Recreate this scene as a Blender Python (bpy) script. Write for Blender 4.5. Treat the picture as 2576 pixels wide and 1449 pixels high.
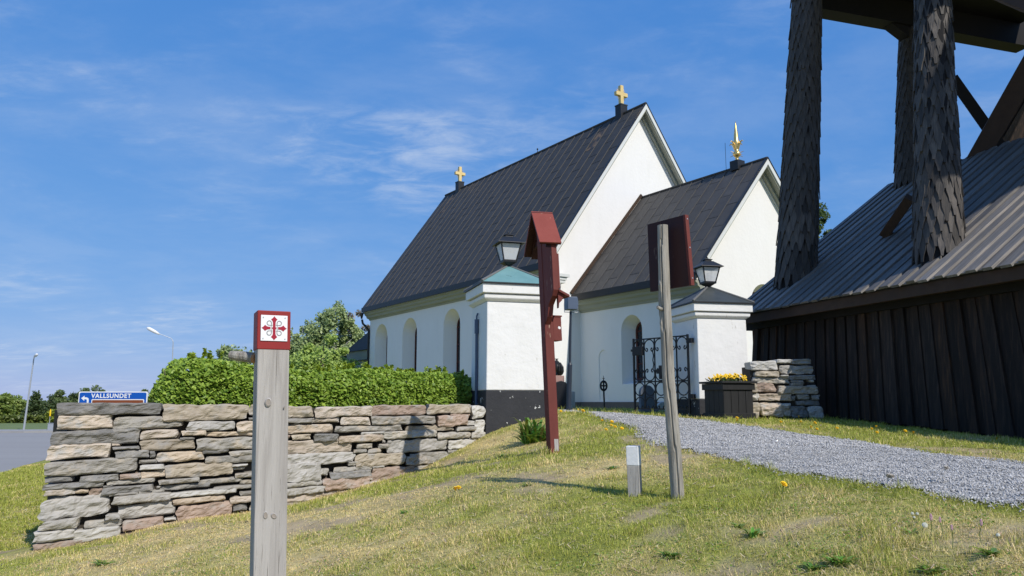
import bpy, bmesh, math, random
import numpy as np
from mathutils import Vector, Matrix, noise as mnoise

for _o in list(bpy.data.objects): bpy.data.objects.remove(_o)
S = bpy.context.scene
COL = S.collection
random.seed(7); RNG = np.random.default_rng(7)

# ---------------------------------------------------------------- camera
F = 1935.0; CXP = 1288.0; CYP = 724.5
PITCH = math.atan((1010 - 724.5) / F)
EYE = Vector((0, 0, 1.6))
cd = bpy.data.cameras.new('camera'); cam = bpy.data.objects.new('camera', cd); COL.objects.link(cam)
cd.sensor_width = 36; cd.lens = F / 2576 * 36; cd.clip_end = 3000; cd.clip_start = .05
cam.location = EYE; cam.rotation_euler = (math.pi / 2 + PITCH, 0, 0)
S.camera = cam

# ---------------------------------------------------------------- light
SUN_AZ = math.radians(141.7)      # clockwise from +Y
SUN_EL = math.radians(42)
w = bpy.data.worlds.new('World'); S.world = w; w.use_nodes = True
nt = w.node_tree; nt.nodes.clear()
def wn(t, **k):
    n = nt.nodes.new(t)
    for a, b in k.items(): setattr(n, a, b)
    return n
sky = wn('ShaderNodeTexSky'); sky.sky_type = 'NISHITA'; sky.sun_disc = False
sky.sun_elevation = SUN_EL; sky.sun_rotation = SUN_AZ
sky.altitude = 300; sky.air_density = 1.0; sky.dust_density = .25; sky.ozone_density = 4.0
tc = wn('ShaderNodeTexCoord'); sep = wn('ShaderNodeSeparateXYZ')
nt.links.new(tc.outputs['Generated'], sep.inputs[0])
def wmath(op, a, b=None):
    n = wn('ShaderNodeMath', operation=op)
    for i, x in enumerate((a, b)):
        if x is None: continue
        if isinstance(x, (int, float)): n.inputs[i].default_value = x
        else: nt.links.new(x, n.inputs[i])
    return n.outputs[0]
zc = wmath('ADD', wmath('MAXIMUM', sep.outputs[2], 0.0), 0.12)
cx = wmath('DIVIDE', sep.outputs[0], zc); cy = wmath('DIVIDE', sep.outputs[1], zc)
cmb = wn('ShaderNodeCombineXYZ'); nt.links.new(cx, cmb.inputs[0]); nt.links.new(cy, cmb.inputs[1])
def cloud(scale, sx, sy, off, lo, hi, rot=0.5):
    mp = wn('ShaderNodeMapping'); nt.links.new(cmb.outputs[0], mp.inputs[0])
    mp.inputs['Location'].default_value = off; mp.inputs['Rotation'].default_value = (0, 0, rot)
    mp.inputs['Scale'].default_value = (sx, sy, 1)
    no = wn('ShaderNodeTexNoise'); no.inputs['Scale'].default_value = scale
    no.inputs['Detail'].default_value = 9; no.inputs['Roughness'].default_value = .62; no.inputs['Distortion'].default_value = .35
    nt.links.new(mp.outputs[0], no.inputs['Vector'])
    mr = wn('ShaderNodeMapRange', interpolation_type='SMOOTHSTEP'); nt.links.new(no.outputs[0], mr.inputs['Value'])
    mr.inputs['From Min'].default_value = lo; mr.inputs['From Max'].default_value = hi
    return mr.outputs['Result']
CLOUD_OFF = (14.98, -7.1, 0)
c_big = cloud(.85, 1, 1, CLOUD_OFF, .44, .74)
c_fine = cloud(4.5, 1.0, 1.7, (1.3, 5.2, 0), .36, .80)
c_soft = cloud(1.6, 1, 1.3, (9.3, 2.2, 0), .35, .75)
cl = wmath('ADD', wmath('MULTIPLY', c_big, wmath('MULTIPLY', c_fine, .62)), wmath('MULTIPLY', c_soft, .12))
cl = wmath('MINIMUM', cl, .6)
# camera-like response for the whole sky: one power curve per channel
sc_ = wn('ShaderNodeSeparateColor'); nt.links.new(sky.outputs[0], sc_.inputs[0]); cc_ = wn('ShaderNodeCombineColor')
for i_, (kk, gg) in enumerate(((.50, .745), (1.25, .41), (3.16, .20))):
    nt.links.new(wmath('MULTIPLY', wmath('POWER', sc_.outputs[i_], gg), kk), cc_.inputs[i_])
mx = wn('ShaderNodeMixRGB'); mx.inputs['Color2'].default_value = (4.0, 4.5, 5.3, 1)
nt.links.new(cl, mx.inputs['Fac']); nt.links.new(cc_.outputs[0], mx.inputs['Color1'])
bg = wn('ShaderNodeBackground'); bg.inputs['Strength'].default_value = .13
out = wn('ShaderNodeOutputWorld')
nt.links.new(mx.outputs[0], bg.inputs[0]); nt.links.new(bg.outputs[0], out.inputs[0])

sd = bpy.data.lights.new('sun', 'SUN'); sd.energy = 3.3; sd.angle = math.radians(.53); sd.color = (1, .945, .86)
sun = bpy.data.objects.new('sun', sd); COL.objects.link(sun); sun.location = (20, -25, 30)
SUN_DIR = Vector((math.sin(SUN_AZ) * math.cos(SUN_EL), math.cos(SUN_AZ) * math.cos(SUN_EL), math.sin(SUN_EL)))
sun.rotation_euler = SUN_DIR.to_track_quat('Z', 'Y').to_euler()
S.view_settings.view_transform = 'Standard'; S.view_settings.look = 'None'
S.view_settings.exposure = 0.32; S.view_settings.gamma = 1.0

# ---------------------------------------------------------------- helpers
CP, SP = math.cos(PITCH), math.sin(PITCH)
def V(*a): return Vector(a if len(a) > 1 else a[0])
def ray(px, py):
    x = (px - CXP) / F; y = -(py - CYP) / F
    return Vector((x, CP - SP * y, SP + CP * y))
def at(px, py, Y):
    r = ray(px, py); return EYE + r * (Y / r.y)
def hit(px, py, p0, n):
    r = ray(px, py); return EYE + r * ((Vector(p0) - EYE).dot(n) / r.dot(n))
def src(x, y): return (x * 2576 / 4032, y * 2576 / 4032)
ZUP = Vector((0, 0, 1))
WM = {}
def new_empty(name, loc, rz=0.0, label=None, cat=None, group=None, kind=None):
    o = bpy.data.objects.new(name, None); COL.objects.link(o)
    o.location = loc; o.rotation_euler = (0, 0, rz); o.empty_display_size = .1
    WM[o] = Matrix.Translation(Vector(loc)) @ Matrix.Rotation(rz, 4, 'Z')
    tag(o, label, cat, group, kind); return o
def tag(o, label=None, cat=None, group=None, kind=None):
    if label: o['label'] = label
    if cat: o['category'] = cat
    if group: o['group'] = group
    if kind: o['kind'] = kind
    return o
class MB:
    def __init__(s): s.v = []; s.f = []
    def add(s, vs, fs):
        b = len(s.v); s.v += [tuple(x) for x in vs]; s.f += [tuple(i + b for i in q) for q in fs]; return s
    def hexa(s, p):   # 8 points: bottom 4 ccw, top 4 ccw
        return s.add(p, [(3, 2, 1, 0), (4, 5, 6, 7), (0, 1, 5, 4), (1, 2, 6, 5), (2, 3, 7, 6), (3, 0, 4, 7)])
    def box(s, c, ex, ey, ez):   # centre, three half vectors
        c, ex, ey, ez = map(Vector, (c, ex, ey, ez))
        return s.hexa([c - ex - ey - ez, c + ex - ey - ez, c + ex + ey - ez, c - ex + ey - ez,
                       c - ex - ey + ez, c + ex - ey + ez, c + ex + ey + ez, c - ex + ey + ez])
    def abox(s, x0, x1, y0, y1, z0, z1):
        return s.box(((x0 + x1) / 2, (y0 + y1) / 2, (z0 + z1) / 2), ((x1 - x0) / 2, 0, 0), (0, (y1 - y0) / 2, 0), (0, 0, (z1 - z0) / 2))
    def beam(s, a, b, wv, hv):   # wv,hv half vectors across
        a, b, wv, hv = map(Vector, (a, b, wv, hv))
        return s.hexa([a - wv - hv, a + wv - hv, b + wv - hv, b - wv - hv, a - wv + hv, a + wv + hv, b + wv + hv, b - wv + hv])
    def tube(s, pts, rad, n=8, cap=True):
        pts = [Vector(p) for p in pts]; m = len(pts)
        if not hasattr(rad, '__len__'): rad = [rad] * m
        vs = []; fs = []; pu = None
        for i, p in enumerate(pts):
            d = (pts[min(i + 1, m - 1)] - pts[max(i - 1, 0)])
            d = d.normalized() if d.length > 1e-9 else ZUP
            if pu is None:
                pu = d.cross(ZUP if abs(d.z) < .9 else Vector((1, 0, 0))).normalized()
            else:
                pu = (pu - d * pu.dot(d)).normalized()
            q = d.cross(pu)
            for k in range(n):
                a = 2 * math.pi * k / n; vs.append(p + (pu * math.cos(a) + q * math.sin(a)) * rad[i])
        for i in range(m - 1):
            for k in range(n):
                k2 = (k + 1) % n; fs.append((i * n + k, i * n + k2, (i + 1) * n + k2, (i + 1) * n + k))
        if cap: fs.append(tuple(range(n - 1, -1, -1))); fs.append(tuple((m - 1) * n + k for k in range(n)))
        return s.add(vs, fs)
    def lathe(s, prof, c, n=16, rot=0.0):
        c = Vector(c); vs = []; fs = []; m = len(prof)
        for r, z in prof:
            for k in range(n):
                a = rot + 2 * math.pi * k / n; vs.append(c + Vector((r * math.cos(a), r * math.sin(a), z)))
        for i in range(m - 1):
            for k in range(n):
                k2 = (k + 1) % n; fs.append((i * n + k, i * n + k2, (i + 1) * n + k2, (i + 1) * n + k))
        fs.append(tuple(range(n - 1, -1, -1))); fs.append(tuple((m - 1) * n + k for k in range(n)))
        return s.add(vs, fs)
    def prism(s, poly, ext):
        poly = [Vector(p) for p in poly]; ext = Vector(ext); n = len(poly)
        vs = poly + [p + ext for p in poly]
        fs = [tuple(range(n - 1, -1, -1)), tuple(range(n, 2 * n))] + [(i, (i + 1) % n, n + (i + 1) % n, n + i) for i in range(n)]
        return s.add(vs, fs)
def raw_mesh(name, mb, mat=None, smooth=False, M=None):
    me = bpy.data.meshes.new(name)
    vs = mb.v if M is None else [tuple(M @ Vector(v)) for v in mb.v]
    me.from_pydata(vs, [], mb.f); me.update()
    bm = bmesh.new(); bm.from_mesh(me); bmesh.ops.recalc_face_normals(bm, faces=bm.faces); bm.to_mesh(me); bm.free()
    if smooth: me.polygons.foreach_set('use_smooth', [True] * len(me.polygons))
    if mat:
        for m_ in (mat if isinstance(mat, (list, tuple)) else [mat]): me.materials.append(m_)
    return me
def obj(name, mb, mat=None, parent=None, smooth=False, bevel=0.0, kind=None, autosmooth=False):
    M = WM[parent].inverted() if parent is not None else None
    me = raw_mesh(name, mb, mat, smooth, M)
    o = bpy.data.objects.new(name, me); COL.objects.link(o)
    if parent is not None: o.parent = parent; WM[o] = WM[parent]
    else: WM[o] = Matrix.Identity(4)
    if bevel:
        b = o.modifiers.new('Bevel', 'BEVEL'); b.width = bevel; b.segments = 2; b.limit_method = 'ANGLE'; b.angle_limit = .6
    if kind: o['kind'] = kind
    return o
def inst(name, mesh, parent, Mw):
    o = bpy.data.objects.new(name, mesh); COL.objects.link(o)
    o.parent = parent; o.matrix_local = (WM[parent].inverted() @ Mw) if parent is not None else Mw
    WM[o] = Mw; return o
def basis(o, ex, ey, ez):
    M = Matrix.Identity(4)
    for i, e in enumerate((ex, ey, ez)):
        for j in range(3): M[j][i] = e[j]
    for j in range(3): M[j][3] = o[j]
    return M
def fast_mesh(name, verts, tris, mat, colors=None, smooth=False, quads=False):
    me = bpy.data.meshes.new(name); nv, nf = len(verts), len(tris); k = tris.shape[1]
    me.vertices.add(nv); me.vertices.foreach_set('co', np.ascontiguousarray(verts, dtype=np.float32).ravel())
    me.loops.add(nf * k); me.loops.foreach_set('vertex_index', np.ascontiguousarray(tris, dtype=np.int32).ravel())
    me.polygons.add(nf); me.polygons.foreach_set('loop_start', np.arange(0, nf * k, k, dtype=np.int32))
    try: me.polygons.foreach_set('loop_total', np.full(nf, k, dtype=np.int32))
    except Exception: pass
    if smooth: me.polygons.foreach_set('use_smooth', np.ones(nf, dtype=bool))
    if colors is not None:
        at_ = me.color_attributes.new('Col', 'FLOAT_COLOR', 'POINT')
        c4 = np.ones((nv, 4), dtype=np.float32); c4[:, :3] = colors; at_.data.foreach_set('color', c4.ravel())
    me.update(calc_edges=True); me.validate()
    if mat: me.materials.append(mat)
    return me
def link_mesh(name, me, parent=None, kind=None):
    o = bpy.data.objects.new(name, me); COL.objects.link(o)
    if parent is not None: o.parent = parent; o.matrix_parent_inverse = WM[parent].inverted()
    WM[o] = Matrix.Identity(4)
    if kind: o['kind'] = kind
    return o
# value noise in numpy (2-D, fbm)
_perm = RNG.random((256, 256))
def vnoise(x, y, s=1.0, oct=3):
    r = np.zeros_like(x, dtype=float); a = .5; tot = 0
    for o in range(oct):
        X = x * s + 17.3 * o; Y = y * s + 9.1 * o
        xi = np.floor(X).astype(int); yi = np.floor(Y).astype(int); fx = X - xi; fy = Y - yi
        fx = fx * fx * (3 - 2 * fx); fy = fy * fy * (3 - 2 * fy)
        g = lambda i, j: _perm[i & 255, j & 255]
        r += a * ((g(xi, yi) * (1 - fx) + g(xi + 1, yi) * fx) * (1 - fy) + (g(xi, yi + 1) * (1 - fx) + g(xi + 1, yi + 1) * fx) * fy)
        tot += a; a *= .5; s *= 2.1
    return r / tot

# ---------------------------------------------------------------- materials
def material(name, ramp, scale=6.0, rough=.8, metal=0.0, bump=0.0, bscale=30.0, stretch=(1, 1, 1), rnd=0.0, detail=6.0,
             spec=.3, attr=False, distort=0.0, rough2=None, bstretch=None, trans=0.0, nrough=.6, sat_rnd=0.0, ramp2=None, scale2=3.0):
    m = bpy.data.materials.new(name); m.use_nodes = True; t = m.node_tree; L = t.links
    b = t.nodes['Principled BSDF']; b.inputs['Roughness'].default_value = rough; b.inputs['Metallic'].default_value = metal
    b.inputs['Specular IOR Level'].default_value = spec
    tcn = t.nodes.new('ShaderNodeTexCoord'); oi = t.nodes.new('ShaderNodeObjectInfo')
    mul = t.nodes.new('ShaderNodeMath'); mul.operation = 'MULTIPLY'; mul.inputs[1].default_value = 37.0; L.new(oi.outputs['Random'], mul.inputs[0])
    ad = t.nodes.new('ShaderNodeVectorMath'); ad.operation = 'ADD'; L.new(tcn.outputs['Object'], ad.inputs[0]); L.new(mul.outputs[0], ad.inputs[1])
    def noise_(sc, st, det=detail, dist=distort):
        mp = t.nodes.new('ShaderNodeMapping'); mp.inputs['Scale'].default_value = st; L.new(ad.outputs[0], mp.inputs[0])
        n = t.nodes.new('ShaderNodeTexNoise'); n.inputs['Scale'].default_value = sc; n.inputs['Detail'].default_value = det
        n.inputs['Roughness'].default_value = nrough; n.inputs['Distortion'].default_value = dist
        L.new(mp.outputs[0], n.inputs['Vector']); return n.outputs[0]
    def ramp_(fac, r):
        cr = t.nodes.new('ShaderNodeValToRGB'); e = cr.color_ramp.elements
        while len(e) < len(r): e.new(.5)
        for i, (p, c) in enumerate(r): e[i].position = p; e[i].color = (*c, 1)
        L.new(fac, cr.inputs[0]); return cr
    n1 = noise_(scale, stretch)
    if attr:
        a = t.nodes.new('ShaderNodeVertexColor'); a.layer_name = 'Col'; colr = a.outputs[0]
    else:
        colr = ramp_(n1, ramp).outputs[0]
    if ramp2:   # wear mask: colour list over a second noise, black/white = mix factor given by ramp2[0]
        n2 = noise_(scale2, ramp2[2] if len(ramp2) > 2 else stretch)
        mr = t.nodes.new('ShaderNodeMapRange'); mr.inputs['From Min'].default_value = ramp2[0][0]; mr.inputs['From Max'].default_value = ramp2[0][1]
        L.new(n2, mr.inputs['Value']); mx_ = t.nodes.new('ShaderNodeMixRGB'); L.new(mr.outputs[0], mx_.inputs[0])
        L.new(colr, mx_.inputs[1]); mx_.inputs[2].default_value = (*ramp2[1], 1); colr = mx_.outputs[0]
    if rnd:
        hs = t.nodes.new('ShaderNodeHueSaturation'); mr = t.nodes.new('ShaderNodeMapRange')
        mr.inputs['To Min'].default_value = 1 - rnd; mr.inputs['To Max'].default_value = 1 + rnd
        L.new(oi.outputs['Random'], mr.inputs['Value']); L.new(mr.outputs[0], hs.inputs['Value']); L.new(colr, hs.inputs['Color'])
        if sat_rnd:
            wn_ = t.nodes.new('ShaderNodeTexWhiteNoise'); wn_.noise_dimensions = '1D'; L.new(oi.outputs['Random'], wn_.inputs['W'])
            m2 = t.nodes.new('ShaderNodeMapRange'); m2.inputs['To Min'].default_value = 1 - sat_rnd; m2.inputs['To Max'].default_value = 1 + sat_rnd
            L.new(wn_.outputs[0], m2.inputs['Value']); L.new(m2.outputs[0], hs.inputs['Saturation'])
        colr = hs.outputs[0]
    L.new(colr, b.inputs['Base Color'])
    if rough2 is not None:
        mr = t.nodes.new('ShaderNodeMapRange'); mr.inputs['To Min'].default_value = rough; mr.inputs['To Max'].default_value = rough2
        L.new(n1, mr.inputs['Value']); L.new(mr.outputs[0], b.inputs['Roughness'])
    if bump:
        bp = t.nodes.new('ShaderNodeBump'); bp.inputs['Strength'].default_value = bump; bp.inputs['Distance'].default_value = .02
        L.new(noise_(bscale, bstretch or stretch), bp.inputs['Height']); L.new(bp.outputs[0], b.inputs['Normal'])
    if trans:
        tr = t.nodes.new('ShaderNodeBsdfTranslucent'); L.new(colr, tr.inputs[0]); ms = t.nodes.new('ShaderNodeMixShader')
        ms.inputs[0].default_value = trans; L.new(b.outputs[0], ms.inputs[1]); L.new(tr.outputs[0], ms.inputs[2])
        L.new(ms.outputs[0], t.nodes['Material Output'].inputs[0])
    return m
def glassy(name, tint, frac=.75, rough=.05):
    m = bpy.data.materials.new(name); m.use_nodes = True; t = m.node_tree; L = t.links
    b = t.nodes['Principled BSDF']; b.inputs['Base Color'].default_value = (*tint, 1); b.inputs['Roughness'].default_value = rough
    b.inputs['Specular IOR Level'].default_value = .6
    tr = t.nodes.new('ShaderNodeBsdfTransparent'); ms = t.nodes.new('ShaderNodeMixShader'); ms.inputs[0].default_value = frac
    L.new(b.outputs[0], ms.inputs[1]); L.new(tr.outputs[0], ms.inputs[2]); L.new(ms.outputs[0], t.nodes['Material Output'].inputs[0])
    return m
G = {}
G['plaster'] = material('white_plaster', [(0, (.71, .70, .67)), (.42, (.79, .78, .755)), (1, (.835, .825, .805))], scale=1.1, rough=.9, stretch=(1.6, 1.6, .55), bump=.5, bscale=6, bstretch=(1, 1, 1), detail=8,
                        ramp2=((.70, .74), (.66, .64, .60)), scale2=2.2)
G['plaster_old'] = material('weathered_white_plaster', [(0, (.69, .68, .645)), (.4, (.78, .77, .745)), (1, (.835, .825, .805))], scale=1.8, rough=.9, stretch=(1.5, 1.5, .6), bump=.8, bscale=5, bstretch=(1, 1, 1), detail=8,
                        ramp2=((.665, .69), (.60, .58, .53)), scale2=5.0)
G['plinth'] = material('black_plinth_render', [(0, (.022, .023, .027)), (1, (.045, .046, .052))], scale=5, rough=.75, bump=.5, bscale=14,
                       ramp2=((.640, .650), (.60, .60, .58)), scale2=7)
G['plinth_grey'] = material('grey_plinth', [(0, (.10, .09, .085)), (1, (.17, .15, .14))], scale=3, rough=.9)
G['cornice'] = material('greenish_cornice_paint', [(0, (.24, .25, .20)), (1, (.36, .37, .31))], scale=2, rough=.8, stretch=(3, .3, 3))
G['trim'] = material('pale_trim_paint', [(0, (.56, .575, .55)), (1, (.70, .71, .69))], scale=4, rough=.75)
G['roof'] = material('dark_sheet_roof', [(0, (.038, .037, .036)), (.55, (.058, .056, .054)), (1, (.090, .087, .083))], scale=2.2, rough=.55, rough2=.7, metal=0.0, rnd=.07, bump=.12, bscale=3, spec=.2)
G['roof_choir'] = material('brownish_sheet_roof', [(0, (.048, .044, .041)), (.55, (.070, .065, .060)), (1, (.105, .097, .089))], scale=2.0, rough=.55, rough2=.7, rnd=.08, bump=.12, bscale=3, spec=.35)
G['roof_rust'] = material('rust_stained_sheet_roof', [(0, (.03, .03, .031)), (.46, (.05, .045, .04)), (.60, (.20, .13, .07)), (1, (.32, .21, .11))], scale=2.2, rough=.6, rnd=.1)
G['black'] = material('black_painted_metal', [(0, (.010, .011, .013)), (1, (.022, .023, .026))], scale=8, rough=.45, spec=.4)
G['iron'] = material('wrought_iron', [(0, (.008, .008, .010)), (1, (.02, .02, .022))], scale=20, rough=.5, spec=.4, bump=.2)
G['gold'] = material('gilded_metal', [(0, (.72, .48, .16)), (1, (.90, .66, .28))], scale=6, rough=.34, metal=.85)
G['gold_flat'] = material('gold_leaf_paint', [(0, (.62, .43, .16)), (.6, (.80, .60, .26)), (1, (.86, .67, .34))], scale=5, rough=.45, metal=.35)
G['verdigris'] = material('verdigris_copper', [(0, (.09, .20, .205)), (.5, (.145, .29, .295)), (1, (.20, .35, .35))], scale=3, rough=.62, bump=.15, bscale=5, ramp2=((.66, .70), (.08, .16, .16)), scale2=9)
G['copper_dark'] = material('dark_copper', [(0, (.03, .035, .035)), (1, (.075, .085, .085))], scale=3, rough=.5, ramp2=((.68, .72), (.16, .20, .20)), scale2=7)
G['lead'] = material('lead_flashing', [(0, (.10, .10, .10)), (1, (.20, .20, .19))], scale=6, rough=.6)
G['redpaint'] = material('falu_red_paint', [(0, (.10, .022, .017)), (.5, (.14, .032, .025)), (1, (.19, .050, .038))], scale=7, rough=.7, stretch=(1, 1, .35), bump=.2, bscale=30,
                         ramp2=((.66, .69), (.40, .28, .20), (5, 5, .9)), scale2=2.2)
G['redroof'] = material('flaking_red_roof_paint', [(0, (.20, .042, .028)), (1, (.29, .070, .050))], scale=5, rough=.65, bump=.25, bscale=25,
                        ramp2=((.60, .63), (.42, .29, .19), (3.5, 1, 1)), scale2=2.4)
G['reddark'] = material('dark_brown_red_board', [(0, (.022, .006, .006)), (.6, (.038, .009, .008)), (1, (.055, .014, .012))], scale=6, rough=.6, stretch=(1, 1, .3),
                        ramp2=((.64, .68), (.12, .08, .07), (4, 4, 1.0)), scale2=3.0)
G['signred'] = material('wine_red_paint', [(0, (.22, .016, .016)), (1, (.30, .026, .024))], scale=6, rough=.55)
G['emblem'] = material('crimson_print', [(0, (.33, .015, .035)), (1, (.37, .02, .042))], scale=3, rough=.4)
G['plate'] = material('white_enamel', [(0, (.78, .79, .80)), (1, (.84, .84, .85))], scale=3, rough=.3)
G['greyprint'] = material('grey_print', [(0, (.25, .25, .25)), (1, (.32, .32, .32))], scale=3, rough=.4)
G['postwood'] = material('weathered_grey_post', [(0, (.19, .17, .15)), (.38, (.34, .315, .29)), (.55, (.42, .395, .365)), (1, (.52, .49, .455))], scale=3.2, rough=.85, stretch=(9, 9, .38), distort=1.3, bump=.35, bscale=10, bstretch=(14, 14, .5), detail=9, ramp2=((.63, .66), (.07, .06, .05), (26, 26, .22)), scale2=3.0)
G['logwood'] = material('weathered_log', [(0, (.08, .07, .058)), (.36, (.22, .20, .17)), (.55, (.36, .335, .29)), (1, (.56, .52, .45))], scale=4, rough=.88, stretch=(9, 9, .7), distort=.8, bump=.6, bscale=8, bstretch=(9, 9, .5))
G['orange_wood'] = material('fresh_cut_wood', [(0, (.30, .14, .06)), (1, (.42, .22, .10))], scale=12, rough=.8)
G['crack'] = material('dark_crack', [(0, (.012, .010, .008)), (1, (.03, .025, .02))], rough=.95)
G['whitetop'] = material('chipped_white_paint', [(0, (.66, .67, .68)), (1, (.80, .80, .80))], scale=9, rough=.7, bump=.2, ramp2=((.62, .66), (.25, .24, .22), (3, 3, 1)), scale2=7)
G['towerwall'] = material('tarred_boards', [(0, (.007, .006, .0055)), (.5, (.026, .018, .014)), (1, (.12, .072, .046))], scale=3, rough=.8, stretch=(6, 6, .5), rnd=.45, bump=.4, bscale=6, bstretch=(10, 10, .5), sat_rnd=.3)
G['towerroof'] = material('tarred_roof_boards', [(0, (.06, .056, .052)), (.5, (.15, .136, .122)), (1, (.32, .28, .24))], scale=3, rough=.6, stretch=(.5, 7, 7), rnd=.38, bump=.4, bscale=5, bstretch=(.5, 9, 9), spec=.5)
G['shingle'] = material('tarred_shingle', [(0, (.016, .014, .013)), (.45, (.055, .048, .042)), (1, (.15, .125, .10))], scale=4, rough=.7, stretch=(5, 5, .8), rnd=.6, bump=.4, bscale=8, bstretch=(9, 9, .7), spec=.4)
G['towerdark'] = material('tarred_beam', [(0, (.006, .0055, .0055)), (1, (.016, .013, .012))], scale=4, rough=.75, stretch=(1, 1, 1), rnd=.2)
G['towerbrown'] = material('brown_tarred_beam', [(0, (.030, .018, .012)), (1, (.075, .044, .027))], scale=4, rough=.75, bump=.3, bscale=6)
G['gravel'] = material('gravel_bed', [(0, (.19, .185, .178)), (.5, (.33, .325, .31)), (1, (.50, .49, .47))], scale=38, rough=.95, bump=.8, bscale=45)
G['gravelstone'] = material('crushed_stone', None, attr=True, rough=.9)
G['asphalt'] = material('asphalt', [(0, (.25, .243, .238)), (1, (.33, .322, .312))], scale=.35, rough=.9, stretch=(.15, 1.2, 1), bump=.2, bscale=60)
G['pave'] = material('pale_kerb_strip', [(0, (.26, .255, .25)), (1, (.36, .355, .345))], scale=2, rough=.9)
G['ground'] = material('lawn_turf', None, attr=True, rough=.95, bump=.9, bscale=40, detail=9)
G['grass'] = material('grass_blades', None, attr=True, rough=.6, trans=.12, spec=.2)
G['leaf'] = material('leaves', None, attr=True, rough=.45, trans=.32, spec=.35)
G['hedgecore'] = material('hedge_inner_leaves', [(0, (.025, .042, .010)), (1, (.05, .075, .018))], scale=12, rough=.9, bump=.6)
G['bark'] = material('bark', [(0, (.06, .05, .04)), (1, (.16, .13, .10))], scale=9, rough=.9, stretch=(4, 4, 1), bump=.6)
G['birch'] = material('birch_bark', [(0, (.10, .09, .08)), (.4, (.45, .43, .40)), (1, (.58, .56, .52))], scale=3, rough=.8, stretch=(1, 1, 4))
G['signblue'] = material('blue_sign_sheet', [(0, (.006, .085, .42)), (1, (.008, .095, .46))], scale=2, rough=.4)
G['signbrown'] = material('brown_sign_sheet', [(0, (.20, .055, .02)), (1, (.23, .065, .025))], scale=2, rough=.4)
G['signwhite'] = material('white_sign_sheet', [(0, (.80, .80, .80)), (1, (.84, .84, .84))], scale=2, rough=.4)
G['galv'] = material('galvanised_steel', [(0, (.36, .38, .40)), (1, (.52, .54, .56))], scale=12, rough=.45, metal=.4)
G['lampwhite'] = material('lamp_shell', [(0, (.72, .73, .74)), (1, (.80, .80, .80))], scale=3, rough=.35)
G['bluegrey'] = material('blue_grey_lacquer', [(0, (.075, .10, .15)), (1, (.10, .135, .20))], scale=4, rough=.4)
G['darkblue'] = material('dark_blue_pole_paint', [(0, (.022, .030, .045)), (1, (.035, .045, .065))], scale=5, rough=.45)
G['roof_seam'] = material('lit_seam_edge', [(0, (.050, .049, .048)), (1, (.10, .097, .093))], scale=4, rough=.6)  # lighter tone paints in the light that the seams catch
G['granite'] = material('black_granite', [(0, (.010, .010, .012)), (1, (.03, .03, .033))], scale=60, rough=.2, spec=.5)
G['pinkstone'] = material('pink_granite', [(0, (.30, .17, .14)), (1, (.46, .30, .26))], scale=50, rough=.6)
G['greystone'] = material('blue_grey_gravestone', [(0, (.10, .12, .15)), (1, (.17, .19, .22))], scale=20, rough=.6)
G['palestone'] = material('pale_gravestone', [(0, (.42, .40, .36)), (1, (.58, .56, .50))], scale=12, rough=.85, bump=.3)
G['bronze'] = material('dark_bronze', [(0, (.012, .012, .012)), (1, (.05, .048, .044))], scale=9, rough=.35, metal=.4)
G['planter'] = material('black_stained_wood', [(0, (.010, .010, .0105)), (.6, (.021, .021, .022)), (1, (.042, .042, .042))], scale=4, rough=.6, stretch=(6, 6, .6), rnd=.15, bump=.2, bscale=9)
G['yellow'] = material('yellow_petals', [(0, (.72, .42, .012)), (1, (.86, .60, .02))], scale=30, rough=.6, rnd=.12)
G['dandelion'] = material('dandelion_yellow', [(0, (.78, .46, .01)), (1, (.90, .62, .02))], scale=60, rough=.7, rnd=.1)
G['pansyeye'] = material('pansy_eye', [(0, (.06, .012, .006)), (1, (.16, .03, .01))], scale=30, rough=.7)
G['stem'] = material('green_stem', [(0, (.09, .14, .03)), (1, (.16, .20, .06))], scale=20, rough=.7)
G['dryhead'] = material('seed_head', [(0, (.50, .44, .36)), (1, (.70, .65, .57))], scale=60, rough=.9)
G['pinkfl'] = material('pink_flower_spike', [(0, (.55, .30, .38)), (1, (.70, .45, .52))], scale=60, rough=.8)
G['whitefl'] = material('white_flower_head', [(0, (.60, .60, .48)), (1, (.74, .73, .62))], scale=60, rough=.8)
G['winframe'] = material('oxide_red_window_frame', [(0, (.075, .022, .018)), (1, (.115, .035, .027))], scale=6, rough=.6)
G['winglass'] = material('dark_window_glass', [(0, (.012, .014, .018)), (1, (.03, .034, .04))], scale=1.5, rough=.06, spec=.6)
G['lampglass'] = glassy('frosted_lantern_glass', (.78, .80, .82), .35, .3)
G['bulb'] = material('white_bulb_glass', [(0, (.80, .74, .58)), (1, (.86, .80, .66))], scale=3, rough=.3)
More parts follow.
